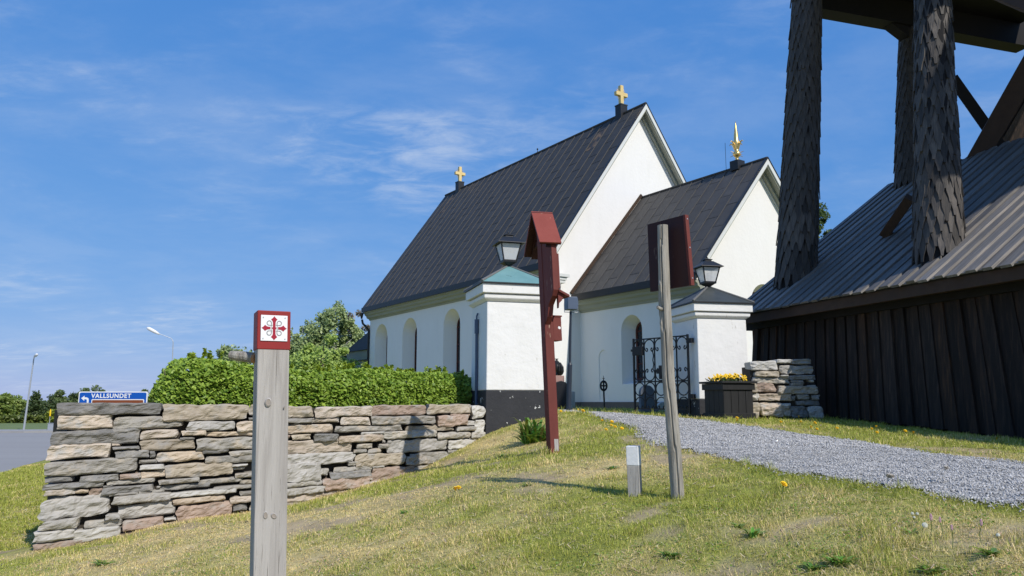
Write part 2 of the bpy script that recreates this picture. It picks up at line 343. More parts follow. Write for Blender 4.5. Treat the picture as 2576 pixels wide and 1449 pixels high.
STONE = {
 't': material('tan_schist', [(0, (.28, .22, .165)), (.45, (.47, .39, .305)), (1, (.64, .56, .46))], scale=3.5, rough=.9, stretch=(1, 1, 1.6), rnd=.15, bump=.9, bscale=14, bstretch=(1, 1, 2.5), detail=9, sat_rnd=.2, ramp2=((.52, .66), (.40, .385, .36), (1, 1, 1.4)), scale2=4.0),
 'g': material('grey_schist', [(0, (.17, .16, .145)), (.5, (.34, .32, .285)), (1, (.52, .49, .43))], scale=3.5, rough=.9, stretch=(1, 1, 1.6), rnd=.2, bump=.9, bscale=14, bstretch=(1, 1, 2.5), detail=9, ramp2=((.52, .66), (.46, .40, .32), (1, 1, 1.4)), scale2=4.0),
 'd': material('dark_slate', [(0, (.10, .098, .094)), (.5, (.215, .208, .195)), (1, (.40, .385, .355))], scale=4, rough=.85, stretch=(1, 1, 1.8), rnd=.2, bump=1.0, bscale=14, bstretch=(1, 1, 3), detail=9, ramp2=((.52, .66), (.30, .28, .25), (1, 1, 1.4)), scale2=4.0),
 'l': material('light_grey_slab', [(0, (.26, .245, .22)), (.5, (.41, .39, .36)), (1, (.51, .485, .45))], scale=3, rough=.9, rnd=.1, bump=.5, bscale=9, detail=9, ramp2=((.68, .71), (.56, .55, .52)), scale2=9),
 'w': material('pale_quartz_stone', [(0, (.30, .28, .25)), (.5, (.48, .46, .42)), (1, (.64, .62, .58))], scale=4, rough=.9, rnd=.1, bump=.7, bscale=7, detail=9),
 'p': material('pinkish_brown_stone', [(0, (.23, .165, .125)), (.5, (.39, .295, .235)), (1, (.55, .44, .36))], scale=4, rough=.9, stretch=(1, 1, 1.6), rnd=.15, bump=.8, bscale=14, bstretch=(1, 1, 2.5), detail=9, ramp2=((.52, .66), (.40, .36, .32), (1, 1, 1.4)), scale2=4.0),
 'b': material('brown_grey_stone', [(0, (.22, .18, .135)), (.5, (.38, .325, .25)), (1, (.54, .48, .38))], scale=5, rough=.9, stretch=(1, 1, 2), rnd=.15, bump=.9, bscale=7, bstretch=(1, 1, 1.6), detail=9, ramp2=((.52, .66), (.33, .31, .28), (1, 1, 1.4)), scale2=4.0),
}
G['core'] = material('wall_core_earth', [(0, (.035, .030, .024)), (1, (.07, .06, .05))], scale=8, rough=1)
# ================================================================ layout frames
WL = Vector((-5.28, 8.60, 0)); WR = Vector((-.52, 13.98, 0))            # long stone wall, ends on the ground plan
WD = (WR - WL).normalized(); WN = Vector((WD.y, -WD.x, 0)); WLEN = (WR - WL).length   # WN looks at the camera
YARD = 1.34                                                               # churchyard level
def PXY(px, py, Y): p = at(px, py, Y); return (p.x, p.y, p.z)
def wallpt(px, py): return hit(px, py, WL, WN)
# bell tower frame: s = inward (to the right), t = towards the camera
TU = Vector((-.30, .954, 0)).normalized(); TV = Vector((TU.y, -TU.x, 0))
TE = Vector((5.29, 18.6, 0))
def TP(s, t, z=0.0): return TE + TV * s - TU * t + ZUP * z
def tower_st(x, y):
    dx = x - TE.x; dy = y - TE.y
    return dx * TV.x + dy * TV.y, -(dx * TU.x + dy * TU.y)

# ================================================================ terrain
ctrl = [PXY(1705, 1253, 6.5), PXY(1600, 1244, 6.75), PXY(1391, 1140, 10.0), PXY(1222, 1091, 14.0), PXY(1372, 1050, 14.34), PXY(1450, 1046, 14.3), PXY(1440, 1040, 16.2),
        PXY(1850, 1055, 15.0), PXY(1762, 1053, 16.3), PXY(2000, 1050, 16.2), PXY(2060, 1051, 16.4), PXY(2300, 1076, 13.9), PXY(2576, 1107, 11.95),
        PXY(2576, 1284, 4.9), PXY(2576, 1172, 7.4), PXY(2167, 1220, 6.0), PXY(2167, 1113, 10.3), PXY(2576, 1449, 3.6),
        (0, 0, .02), (1.6, 2.6, .42), (-2.2, 3.0, -.06), (2.5, -1, .35), (-3.5, -2, -.45), (-6, 4, -.35), (7, 4, .95), (10, 8, 1.0), (12, 0, .9),
        (-15.7, 23.7, -.58), (-9.5, 13, -.33), (-18, 29, -.6), (-13, 8, -.55), (-30, 45, -.6), (-40, 20, -.65), (-20, 0, -.7), (-14, 40, -.6), (-30, 60, -.6), (0, 60, .5),
        (2, 17, 1.33), (1.5, 20, 1.35), (3.5, 20, 1.35), (0, 17, 1.32), (1, 25, 1.34), (6, 22, 1.34), (12, 20, 1.3), (14, 30, 1.3), (16, 12, 1.15), (20, 40, 1.3), (20, 5, .95), (-3, 22, 1.34)]
for px, py in [(95, 1385), (300, 1345), (430, 1314), (620, 1288), (720, 1274), (930, 1217), (1050, 1183), (1150, 1134), (1205, 1103)]:
    ctrl.append(tuple(wallpt(px, py)))
ctrl = np.array(ctrl)
def _tps_fit(P, lam=1e-3):
    n = len(P); d = np.hypot(P[:, None, 0] - P[None, :, 0], P[:, None, 1] - P[None, :, 1])
    K = np.where(d > 0, d * d * np.log(d + 1e-12), 0) + lam * np.eye(n)
    A = np.zeros((n + 3, n + 3)); A[:n, :n] = K; A[:n, n] = 1; A[:n, n + 1:] = P[:, :2]; A[n, :n] = 1; A[n + 1:, :n] = P[:, :2].T
    return np.linalg.solve(A, np.concatenate([P[:, 2], np.zeros(3)]))
TW = _tps_fit(ctrl)
def _tps(x, y):
    x = np.clip(x, -40, 20); y = np.clip(y, -4, 60); sh = x.shape; x = x.ravel(); y = y.ravel(); n = len(ctrl); o = np.zeros_like(x)
    for i0 in range(0, len(x), 20000):
        xs = x[i0:i0 + 20000]; ys = y[i0:i0 + 20000]
        d2 = (xs[:, None] - ctrl[None, :, 0]) ** 2 + (ys[:, None] - ctrl[None, :, 1]) ** 2
        o[i0:i0 + 20000] = (.5 * d2 * np.log(d2 + 1e-12)) @ TW[:n] + TW[n] + TW[n + 1] * xs + TW[n + 2] * ys
    return o.reshape(sh)
def sstep(a, b, x): t = np.clip((x - a) / (b - a), 0, 1); return t * t * (3 - 2 * t)
SIDE_D = Vector((-.30, .954, 0)).normalized(); SIDE_N = Vector((SIDE_D.y, -SIDE_D.x, 0))   # left edge of the churchyard runs back from the wall end
def gh(x, y):
    x = np.asarray(x, float); y = np.asarray(y, float)
    h = np.clip(_tps(x, y), -.75, 1.45)
    h = h + (vnoise(x, y, .9, 3) - .5) * .05 * sstep(-.8, -.2, h)
    b = -((x - WL.x) * WN.x + (y - WL.y) * WN.y)          # distance behind the wall face
    a = (x - WL.x) * WD.x + (y - WL.y) * WD.y             # distance along it
    sd_ = (x - WL.x) * SIDE_N.x + (y - WL.y) * SIDE_N.y
    m = sstep(.30, .60, b) * sstep(.25, .6, sd_) * sstep(70, 50, y)
    m = np.where(a > WLEN + 1.2, 0 * m, m)
    return h * (1 - m) + YARD * m
def ghs(x, y): return float(gh(np.array([x]), np.array([y]))[0])
def ground_hit(px, py, ymax=60):
    r = ray(px, py); Y = np.arange(2.0, ymax, .02); k = Y / r.y
    z = EYE.z + r.z * k - gh(r.x * k, Y); i = np.argmax(z < 0)
    if z[i] >= 0: i = len(Y) - 1
    Yh = Y[i]; return Vector((r.x * Yh / r.y, Yh, ghs(r.x * Yh / r.y, Yh)))
def gpt(x, y, dz=0): return Vector((x, y, ghs(x, y) + dz))

def axis(lo, hi, f0, f1, step, far):
    a = list(np.arange(f0, f1 + 1e-6, step)); d = step
    while a[-1] < hi: d *= 1.22; a.append(min(a[-1] + min(d, far), hi))
    d = step
    while a[0] > lo: d *= 1.22; a.insert(0, max(a[0] - min(d, far), lo))
    return np.array(a)
gx = axis(-700, 700, -17, 9, .16, 60); gy = axis(-60, 1500, 2, 26, .16, 80)
GX, GY = np.meshgrid(gx, gy); GZ = gh(GX, GY)
GZ = GZ + np.where((GX > -8) & (GX < 8) & (GY < 18), (vnoise(GX, GY, 5.0, 2) - .5) * .035, 0)
nx_, ny_ = len(gx), len(gy)
idx = np.arange(nx_ * ny_).reshape(ny_, nx_)
quads = np.stack([idx[:-1, :-1], idx[:-1, 1:], idx[1:, 1:], idx[1:, :-1]], -1).reshape(-1, 4)
GROUND_DEF = (np.stack([GX, GY, GZ], -1).reshape(-1, 3), quads)
# ---------------------------------------------------------------- gravel path
near_px = [(1402, 1033.5), (1514, 1055), (1570, 1071), (1618, 1091), (1596, 1101), (1644, 1117), (1682, 1130), (1719, 1133), (1863, 1163), (1932, 1186), (2167, 1220), (2319, 1243), (2452, 1269), (2576, 1284)]
far_px = [(1434, 1030.5), (1591, 1045), (1676, 1052), (1736, 1056.5), (1855, 1071), (1979, 1090), (2167, 1113), (2357, 1146), (2576, 1172)]
near_w = [ground_hit(*p) for p in near_px]; far_w = [ground_hit(*p) for p in far_px]
d_ = (near_w[-1] - near_w[-2]).normalized(); near_w.append(near_w[-1] + d_ * 4)
d_ = (far_w[-1] - far_w[-2]).normalized(); far_w.append(far_w[-1] + d_ * 4)
near_w = [Vector((near_w[0].x - .8, near_w[0].y + 4, 0))] + near_w; far_w = [Vector((far_w[0].x + .6, far_w[0].y + 2.5, 0))] + far_w
PATH = np.array([(p.x, p.y) for p in near_w] + [(p.x, p.y) for p in reversed(far_w)])
def inpoly(x, y, P):
    r = np.zeros(x.shape, bool); n = len(P); j = n - 1
    for i in range(n):
        xi, yi = P[i]; xj, yj = P[j]
        c = ((yi > y) != (yj > y)) & (x < (xj - xi) * (y - yi) / (yj - yi + 1e-12) + xi); r ^= c; j = i
    return r
def ragged(x, y): return x + (vnoise(x, y, 3.2, 3) - .5) * .17, y + (vnoise(x + 40, y + 9, 3.2, 3) - .5) * .22
def on_path(x, y): a, b = ragged(x, y); return inpoly(a, b, PATH)
def dryness(x, y):
    d = vnoise(x, y, .6, 4) * 2.0 + vnoise(x + 30, y, 2.6, 3) * .9 - 1.08
    # moist strips along the path and in the tower's lee stay greener, the worn foreground is drier
    s, t_ = tower_st(x, y); d -= .50 * sstep(-2.8, -1.4, s) * (y > 6)
    d += .22 * sstep(8.5, 4, y) * sstep(-2.0, 1.2, x); d -= .30 * sstep(-4.6, -6.0, x) * sstep(5, 9, y)
    near = (np.abs(x) < 9) & (y < 22) & (y > 2); p1 = np.zeros(x.shape, bool); xs, ys = x[near], y[near]
    p1[near] = on_path(xs + .30, ys) | on_path(xs - .30, ys) | on_path(xs, ys + .35) | on_path(xs, ys - .35); d -= .30 * p1
    bw = -((x - WL.x) * WN.x + (y - WL.y) * WN.y); d += .5 * sstep(-.5, -.1, bw) * sstep(.6, 0, bw) * (x > -5.6) * (x < -1.8)     # bare trodden strip at the wall foot
    return np.clip(d, 0, 1)
GRN1, GRN2, STR1, STR2 = np.array([.27, .32, .045]), np.array([.48, .47, .10]), np.array([.86, .67, .34]), np.array([.68, .55, .22])
gv, gq = GROUND_DEF; dv_ = dryness(gv[:, 0], gv[:, 1])[:, None]; jit = RNG.uniform(.75, 1.15, (len(gv), 1))
def bare(x, y): return sstep(.60, .70, vnoise(x + 77, y + 13, 1.5, 3)) * (y < 13) * (np.abs(x) < 9)
br_m = bare(gv[:, 0], gv[:, 1])[:, None]
gcol = ((GRN1 + GRN2) * .5 * (1 - dv_) + (STR1 * .5 + STR2 * .5) * dv_) * .72 * jit
gcol = gcol * (1 - .8 * br_m) + np.array([.42, .32, .20]) * .8 * br_m * jit
ground = link_mesh('ground', fast_mesh('ground', gv, gq, G['ground'], gcol, smooth=True))
tag(ground, 'sloping lawn of short dry grass in front of the churchyard wall', 'ground', kind='structure')
px_ = np.arange(PATH[:, 0].min() - .3, 9.5, .09); py_ = np.arange(PATH[:, 1].min() - .3, PATH[:, 1].max() + .3, .09)
PX, PY = np.meshgrid(px_, py_); inside = on_path(PX, PY); PZ = gh(PX, PY) + np.where((PX > -8) & (PX < 8) & (PY < 18), (vnoise(PX, PY, 5.0, 2) - .5) * .035, 0) + .018
idx = np.arange(PX.size).reshape(PX.shape)
cell = inside[:-1, :-1] & inside[:-1, 1:] & inside[1:, 1:] & inside[1:, :-1]
q = np.stack([idx[:-1, :-1], idx[:-1, 1:], idx[1:, 1:], idx[1:, :-1]], -1)[cell]
used = np.unique(q); rm = -np.ones(PX.size, int); rm[used] = np.arange(len(used))
path = link_mesh('gravel_path', fast_mesh('gravel_path', np.stack([PX, PY, PZ], -1).reshape(-1, 3)[used], rm[q], G['gravel'], smooth=True))
tag(path, 'grey crushed gravel path curving up to the churchyard gate', 'path', kind='structure')
# loose stones on the path
n = 320000
sx = RNG.uniform(PATH[:, 0].min(), 7.5, n); sy = 3.5 + RNG.random(n) ** 1.6 * 17
k = on_path(sx + RNG.normal(0, .06, n), sy + RNG.normal(0, .09, n)) & (np.abs(sx) < .72 * sy + .8); sx = sx[k][:72000]; sy = sy[k][:72000]; n = len(sx)
sz = gh(sx, sy) + np.where((sx > -8) & (sx < 8) & (sy < 18), (vnoise(sx, sy, 5.0, 2) - .5) * .035, 0) + .020
octv = np.array([(1, 0, 0), (0, 1, 0), (-1, 0, 0), (0, -1, 0), (0, 0, .75), (0, 0, -.6)])
octf = np.array([(0, 1, 4), (1, 2, 4), (2, 3, 4), (3, 0, 4), (1, 0, 5), (2, 1, 5), (3, 2, 5), (0, 3, 5)])
size = RNG.uniform(.0055, .0125, n) * (1 + .35 * (sy > 9))
ang = RNG.uniform(0, 6.28, n); st = octv[None] * RNG.uniform(.55, 1.3, (n, 6, 1)) * size[:, None, None]
ca, sa = np.cos(ang)[:, None], np.sin(ang)[:, None]; tl = RNG.uniform(-.6, .6, (n, 1))
vx = st[:, :, 0] * ca - st[:, :, 1] * sa; vy = st[:, :, 0] * sa + st[:, :, 1] * ca; vz = st[:, :, 2] + vx * tl
vv = np.stack([vx + sx[:, None], vy + sy[:, None], vz + sz[:, None]], -1).reshape(-1, 3)
ff = (octf[None] + (np.arange(n) * 6)[:, None, None]).reshape(-1, 3)
gc = np.clip(RNG.normal(.40, .11, n), .12, .70)[:, None] * np.array([[1.03, 1.0, .955]])
gs = link_mesh('gravel_stones', fast_mesh('gravel_stones', vv, ff, G['gravelstone'], np.repeat(gc, 6, 0)), kind='stuff')
tag(gs, 'loose grey crushed stones lying on the path', 'gravel')

# ---------------------------------------------------------------- road on the left
ROADZ = -.56
def road_at(px, py): return hit(px, py, (0, 0, ROADZ), ZUP)
mb = MB()
ne = [(-420, 1300), (-150, 1240), (0, 1192), (60, 1171), (120, 1155), (180, 1146), (300, 1136), (520, 1128)]
fe = [(-420, 1089), (-150, 1089), (0, 1089), (60, 1089), (120, 1088.5), (180, 1088), (300, 1088), (520, 1087)]
A = [road_at(*p) for p in ne]; B = [road_at(*p) for p in fe]
vs = []
for a, b in zip(A, B): vs += [a, b]
mb.add(vs, [(2 * i, 2 * i + 2, 2 * i + 3, 2 * i + 1) for i in range(len(A) - 1)])
tag(obj('road', mb, G['asphalt']), 'grey asphalt road bending past the churchyard', 'road', kind='structure')
mb = MB()
B2 = [road_at(p[0], p[1] - 4.2) for p in fe]
for i in range(len(B) - 1):
    p = [B[i], B[i + 1], B2[i + 1], B2[i]]; mb.hexa([v - ZUP * .1 for v in p] + [v + ZUP * .13 for v in p])
tag(obj('pavement', mb, G['pave']), 'pale kerb strip along the far side of the road', 'pavement', kind='structure')
mb = MB()
D1 = [road_at(p[0], p[1] - 4.6) for p in fe]; D2 = [road_at(p[0], p[1] - 26) for p in fe]
vs = []
for a, b in zip(D1, D2): vs += [a + ZUP * .04, b + ZUP * .04]
mb.add(vs, [(2 * i, 2 * i + 2, 2 * i + 3, 2 * i + 1) for i in range(len(D1) - 1)])
G['field'] = material('green_field', [(0, (.10, .15, .045)), (.6, (.16, .20, .07)), (1, (.22, .24, .11))], scale=.25, rough=.9, stretch=(1, 3, 1))
tag(obj('field', mb, G['field']), 'green field beyond the road', 'field', kind='structure')

# ================================================================ dry stone walls
def stone(parent, s0, s1, z0, z1, typ, org, dr, nr, depth, seed, dv=None):
    dv = -nr if dv is None else dv
    rnd = random.Random(seed)
    W = s1 - s0; H = z1 - z0
    nu = max(5, min(24, int(W / .035))); nv = max(5, min(10, int(H / .022) + 2))
    cr = rnd.uniform(.05, .16)
    sl, sr = rnd.uniform(-.22, .22) * H, rnd.uniform(-.22, .22) * H
    off = Vector((rnd.random() * 50, rnd.random() * 50, 0))
    out_d = rnd.uniform(-.015, .05)
    tl, tr, bl, br = [rnd.uniform(-.06, .06) * H for _ in range(4)]
    grid = []
    for j in range(nv + 1):
        v = j / nv
        for i in range(nu + 1):
            u = i / nu
            # round the corners
            ue = u * 2 - 1; ve = v * 2 - 1
            kx = 1 - cr * (H / max(W, H)) * abs(ve) ** 4; kz = 1 - cr * abs(ue) ** (4 + 6 * W / H)
            x = s0 + W * (.5 + .5 * ue * kx) + (sl * (1 - u) + sr * u) * ve * .5
            z = z0 + H * (.5 + .5 * ve * kz)
            z += ((tl * (1 - u) + tr * u) * v + (bl * (1 - u) + br * u) * (1 - v))
            nz = mnoise.noise(Vector((x * 5, v * 1.5, 0)) + off)
            z += nz * .13 * H * (abs(ve) ** 2)
            x += mnoise.noise(Vector((u * 2, z * 12, 5)) + off) * .03 * abs(ue) ** 3
            lay = .034 * mnoise.noise(Vector((x * 5, z * 10, 2)) + off) + .022 * mnoise.noise(Vector((x * 11, z * 19, 9)) + off)
            d = out_d + (.55 * round(lay / .014) * .014 + .45 * lay) + .010 * mnoise.noise(Vector((x * 28, z * 30, 3)) + off)
            e = min(min(u, 1 - u) * W, min(v, 1 - v) * H)
            d -= .016 * max(0, 1 - e / .014)
            grid.append(org + dr * x + ZUP * z + nr * d - ZUP * 0)
    n1 = nu + 1; fs = []
    for j in range(nv):
        for i in range(nu): fs.append((j * n1 + i, j * n1 + i + 1, (j + 1) * n1 + i + 1, (j + 1) * n1 + i))
    rim = [i for i in range(nu + 1)] + [j * n1 + nu for j in range(1, nv + 1)] + [nv * n1 + i for i in range(nu - 1, -1, -1)] + [j * n1 for j in range(nv - 1, 0, -1)]
    c = org + dr * (s0 + W / 2) + ZUP * (z0 + H / 2); b = len(grid); m = len(rim)
    for r in rim:
        p = grid[r]; q = c + (p - c) * .96; q = q - nr * ((q - c).dot(nr)) + dv * depth; grid.append(q)
    for i in range(m): fs.append((rim[i], b + i, b + (i + 1) % m, rim[(i + 1) % m]))
    fs.append(tuple(b + i for i in range(m)))
    mb = MB(); mb.add(grid, fs)
    return obj('stone', mb, STONE[typ], parent, smooth=False)
za = lambda x, y: src(x / 2.229, 1550 + y / 2.229)
zb = lambda x, y: src(1000 + x / 2.415, 1550 + y / 2.415)
zcc = lambda x, y: src(2900 + x / 4.83, 1380 + y / 4.83)
A_ = '''500,78,1415,190,d;1415,85,2180,235,b;498,185,995,315,t;1002,197,1620,312,g;1625,237,2060,325,l;2070,235,2398,330,t;980,310,1150,342,g;442,315,1232,452,d;
1240,312,1570,400,t;1575,320,1805,370,t;1808,325,2398,372,t;1575,378,1710,405,d;1710,378,2398,492,g;412,445,970,575,t;978,435,1065,460,t;975,460,1205,495,d;988,495,1310,575,d;
1235,400,1720,502,b;1380,508,1795,597,t;1770,488,2000,530,d;2005,490,2398,540,g;1800,538,2398,607,g;385,578,1195,708,g;1215,575,1395,615,g;1200,617,1440,675,w;1225,675,1482,740,t;
1445,600,2045,730,b;2020,615,2172,645,w;2045,643,2165,672,w;2050,685,2398,735,g;385,718,652,785,d;678,710,1030,772,d;1040,700,1220,750,p;915,750,1365,798,g;1375,742,1750,790,g;
1755,740,2135,790,g;2110,745,2404,792,g;368,780,910,835,d;905,800,1000,832,d;890,805,1330,880,d;1365,805,1405,840,g;1405,790,1850,842,d;1855,795,2398,835,g;360,835,660,900,t;
662,835,778,882,t;778,825,905,905,p;955,865,1205,898,g;1215,845,1440,882,g;1472,843,2075,895,w;2100,840,2404,888,g;355,893,965,1090,l;970,880,1485,960,g;1508,903,1975,960,t;
2005,890,2404,955,t;1025,960,1545,1088,l;1545,965,2045,1095,p;2045,965,2180,1035,d;905,1050,1045,1105,l;340,1098,690,1192,g;750,1105,1075,1175,g;1060,1098,1430,1200,p;1430,1088,1540,1118,w;
280,1200,655,1295,l;645,1175,1060,1285,w;285,1290,745,1400,p;1440,1105,1900,1150,g;2180,95,2398,200,b;2170,205,2398,240,d;1195,690,1235,745,g;1310,500,1375,570,d;1050,1200,1430,1290,p;2180,960,2404,1040,g;
745,1285,1100,1390,b'''
B_ = '''150,112,570,228,b;575,120,1125,222,t;1128,105,1650,212,p;1655,98,2070,195,b;2065,110,2190,240,w;2090,242,2190,380,w;250,232,560,285,g;570,222,825,275,t;818,222,1105,302,t;1110,212,1720,292,g;
1735,205,2035,308,p;1870,190,2065,218,p;2030,255,2110,310,w;200,285,757,380,t;770,300,1418,362,g;1445,298,1910,355,b;1912,308,2120,355,g;1005,360,1235,388,w;1195,350,1740,425,g;250,390,350,432,p;
355,385,552,442,b;558,380,797,462,d;800,388,1220,465,t;1740,365,2055,432,g;2060,360,2195,422,g;2050,415,2190,465,g;1215,435,1265,470,g;200,442,940,570,t;970,475,1130,520,g;1170,475,1272,525,g;
940,525,1075,568,g;1075,522,1205,568,b;1265,430,1850,555,l;1850,435,2100,530,w;200,565,962,685,l;965,562,1430,688,b;1430,600,1530,680,g;1480,555,1850,680,g;890,645,990,685,g;200,665,640,838,l;
600,715,720,780,g;765,685,1135,745,g;705,735,1105,808,d;1115,690,1520,825,p;1120,680,1240,712,g;645,785,1095,910,p;200,838,645,890,g;200,888,670,960,g;295,942,940,1020,t;200,1030,620,1090,b;
1050,825,1280,880,g;640,910,700,945,d;1040,800,1110,830,g;1850,525,2100,600,g;1520,680,1700,760,g;2100,460,2200,520,g;690,945,1000,1010,b'''
C_ = '''262,195,800,380,w;740,165,1045,245,w;1045,165,1420,270,g;830,285,1470,450,g;340,395,812,505,b;830,460,1005,520,w;1000,465,1500,560,d;310,505,1015,640,g;1040,565,1280,605,g;1380,555,1470,615,g;
1030,600,1290,675,g;1345,650,1510,700,g;385,605,755,800,p;780,665,1545,840,b;200,605,390,800,b;300,820,440,960,w;415,815,1045,970,t;1045,860,1135,965,d;1140,830,1385,940,g;1410,845,1580,950,g;1130,945,1590,1050,d;
800,1000,1030,1075,w;430,995,890,1255,t;880,1070,1040,1270,b;1030,1040,1350,1290,d;1350,1050,1640,1290,g;200,970,430,1280,b'''
def build_wall(parent, txt, conv, p0, dr, nr, depth, seed0, dv=None):
    for i, q in enumerate(txt.replace('\n', '').split(';')):
        a = q.strip().split(','); x0, y0, x1, y1 = map(float, a[:4]); xm, ym = (x0 + x1) / 2, (y0 + y1) / 2
        L_ = hit(*conv(x0, ym), p0, nr); R_ = hit(*conv(x1, ym), p0, nr); T_ = hit(*conv(xm, y0), p0, nr); B__ = hit(*conv(xm, y1), p0, nr)
        s0 = (L_ - p0).dot(dr); s1 = (R_ - p0).dot(dr)
        stone(parent, s0 + .009, s1 - .009, B__.z + .006, T_.z - .006, a[4], Vector((p0.x, p0.y, 0)), dr, nr, depth, seed0 + i, dv)
wall = new_empty('stone_wall', (WL.x, WL.y, ghs(WL.x, WL.y)), label='long dry stone wall of stacked grey and tan slabs below the hedge', cat='wall')
build_wall(wall, A_, za, WL, WD, WN, .42, 100, SIDE_D); build_wall(wall, B_, zb, WL, WD, WN, .42, 300, SIDE_D)
mb = MB(); c0 = WL + WD * .45 - WN * .14; c1 = WR - WD * .05 - WN * .14
mb.hexa([c0 - ZUP * .6, c1 - ZUP * .2, c1 - WN * .6 - ZUP * .2, c0 - WN * .6 - ZUP * .6, c0 + ZUP * 1.5, c1 + ZUP * 1.5, c1 - WN * .6 + ZUP * 1.5, c0 - WN * .6 + ZUP * 1.5])
obj('core', mb, G['core'], wall)
# side run of the wall, back along the churchyard edge
rnd = random.Random(5); z = -.35
while z < 1.5:
    hh = rnd.uniform(.12, .24); s = .9
    while s < 5:
        ww = rnd.uniform(.4, .9); stone(wall, s, s + ww - .02, z, min(z + hh, 1.52) - .01, rnd.choice('tgdlpb'), Vector((WL.x, WL.y, 0)) + SIDE_N * .12, SIDE_D, -SIDE_N, .3, rnd.randrange(9999)); s += ww
    z += hh
P0 = at(1888, 1000, 15.55); P1 = at(2064, 1000, 15.6)
RD = Vector((P1.x - P0.x, P1.y - P0.y, 0)).normalized(); RN = Vector((RD.y, -RD.x, 0))
wall2 = new_empty('stone_wall', (P0.x, P0.y, ghs(P0.x, P0.y)), label='short dry stone wall between the white pillar and the tarred tower', cat='wall')
build_wall(wall2, C_, zcc, Vector((P0.x, P0.y, 0)), RD, RN, .4, 700)
mb = MB(); c0 = Vector((P0.x, P0.y, 0)) + RD * .05 - RN * .10; c1 = Vector((P1.x, P1.y, 0)) - RN * .1 - RD * .18; z0, z1 = .9, 2.3
mb.hexa([c0 + ZUP * z0, c1 + ZUP * z0, c1 - RN * .5 + ZUP * z0, c0 - RN * .5 + ZUP * z0, c0 + ZUP * z1, c1 - RD * .12 + ZUP * z1, c1 - RD * .12 - RN * .5 + ZUP * z1, c0 - RN * .5 + ZUP * z1])
obj('core', mb, G['core'], wall2)
# ================================================================ church
CTH = .58427; CO = Vector((1.1444, 25.0, 0)); CW = 4.634; CL = 15.62; CZE = 6.176; CZR = 12.652
SC = 1.295; LC = 5.309; CZE2 = 5.176; CZR2 = 9.091
CB = Vector((math.cos(CTH), math.sin(CTH), 0)); CA = Vector((-math.sin(CTH), math.cos(CTH), 0))
K = 1.36                                     # the fitted plan is in units of 1.36 m, measured from eye level
C0 = Vector((CO.x * K, CO.y * K, 0))
def CH(x, y, z): return C0 + (CB * x + CA * y) * K + ZUP * (1.6 + (z - 1.6) * K)
def cb_of(p): return (p - C0).dot(CB) / K
def ca_of(p): return (p - C0).dot(CA) / K
def cz_of(p): return 1.6 + (p.z - 1.6) / K
church = new_empty('church', CH(0, 0, YARD), CTH, 'white plastered stone church with steep dark sheet metal roofs', 'church')
BASE = YARD - .4
def arch_outline(xc, hw, zs, zp, n=14):      # sill z, spring z
    pts = [(xc - hw, zs), (xc - hw, zp)]
    for i in range(1, n): a = math.pi * (1 - i / n); pts.append((xc + hw * math.cos(a), zp + hw * math.sin(a)))
    return pts + [(xc + hw, zp), (xc + hw, zs)]
def wall_arches(fr, x0, x1, z0, ztop, holes, n=14):
    """wall face with arched openings; fr(x,z,d) -> world point, d = depth into the wall; ztop(x) top edge"""
    mb = MB(); xs = x0
    def quad(a, b, c, d): mb.add([a, b, c, d], [(0, 1, 2, 3)])
    for (xc, hw, zs, zp, dep, k) in sorted(holes):
        quad(fr(xs, z0, 0), fr(xc - hw, z0, 0), fr(xc - hw, ztop(xc - hw), 0), fr(xs, ztop(xs), 0))
        quad(fr(xc - hw, z0, 0), fr(xc + hw, z0, 0), fr(xc + hw, zs, 0), fr(xc - hw, zs, 0))
        o = arch_outline(xc, hw, zs, zp, n); arc = o[1:-1]
        for a, b in zip(arc[:-1], arc[1:]): quad(fr(a[0], a[1], 0), fr(b[0], b[1], 0), fr(b[0], ztop(b[0]), 0), fr(a[0], ztop(a[0]), 0))
        i_ = arch_outline(xc, hw * k, zs + dep * .25, zp, n)
        for j in range(len(o) - 1): quad(fr(*o[j], 0), fr(*o[j + 1], 0), fr(*i_[j + 1], dep), fr(*i_[j], dep))
        quad(fr(*o[-1], 0), fr(*o[0], 0), fr(*i_[0], dep), fr(*i_[-1], dep))
        xs = xc + hw
    quad(fr(xs, z0, 0), fr(x1, z0, 0), fr(x1, ztop(x1), 0), fr(xs, ztop(xs), 0))
    return mb
def window(parent, fr, xc, hw, zs, zp, dep, k, rows=4):
    o = arch_outline(xc, hw * k, zs + dep * .25, zp)
    mb = MB(); mb.add([fr(x, z, dep - .02) for x, z in o], [tuple(range(len(o)))])
    wdw = obj('window', mb, G['winglass'], parent)
    mb = MB(); hk = hw * k; t_ = .035
    ins = arch_outline(xc, hk - .07, zs + dep * .25 + .07, zp)
    for j in range(len(o)):
        j2 = (j + 1) % len(o)
        a, b, c, d = fr(*o[j], dep - .05), fr(*o[j2], dep - .05), fr(*ins[j2], dep - .05), fr(*ins[j], dep - .05)
        e, f_, g_, h_ = fr(*o[j], dep), fr(*o[j2], dep), fr(*ins[j2], dep), fr(*ins[j], dep)
        mb.add([a, b, c, d, e, f_, g_, h_], [(0, 1, 2, 3), (3, 2, 6, 7), (0, 3, 7, 4)])
    zlo = zs + dep * .25; zhi = zp + hk
    def bar(x0, x1, z0, z1):
        p = [fr(x0, z0, dep - .045), fr(x1, z0, dep - .045), fr(x1, z1, dep - .045), fr(x0, z1, dep - .045)]
        q_ = [fr(x0, z0, dep - .015), fr(x1, z0, dep - .015), fr(x1, z1, dep - .015), fr(x0, z1, dep - .015)]
        mb.hexa(p + q_)
    bar(xc - .025, xc + .025, zlo, zhi)
    for r in range(1, rows): z = zlo + (zp - zlo) * r / (rows - 1); bar(xc - hk, xc + hk, z - .022, z + .022)
    obj('window_frame', mb, G['winframe'], wdw)
    return wdw
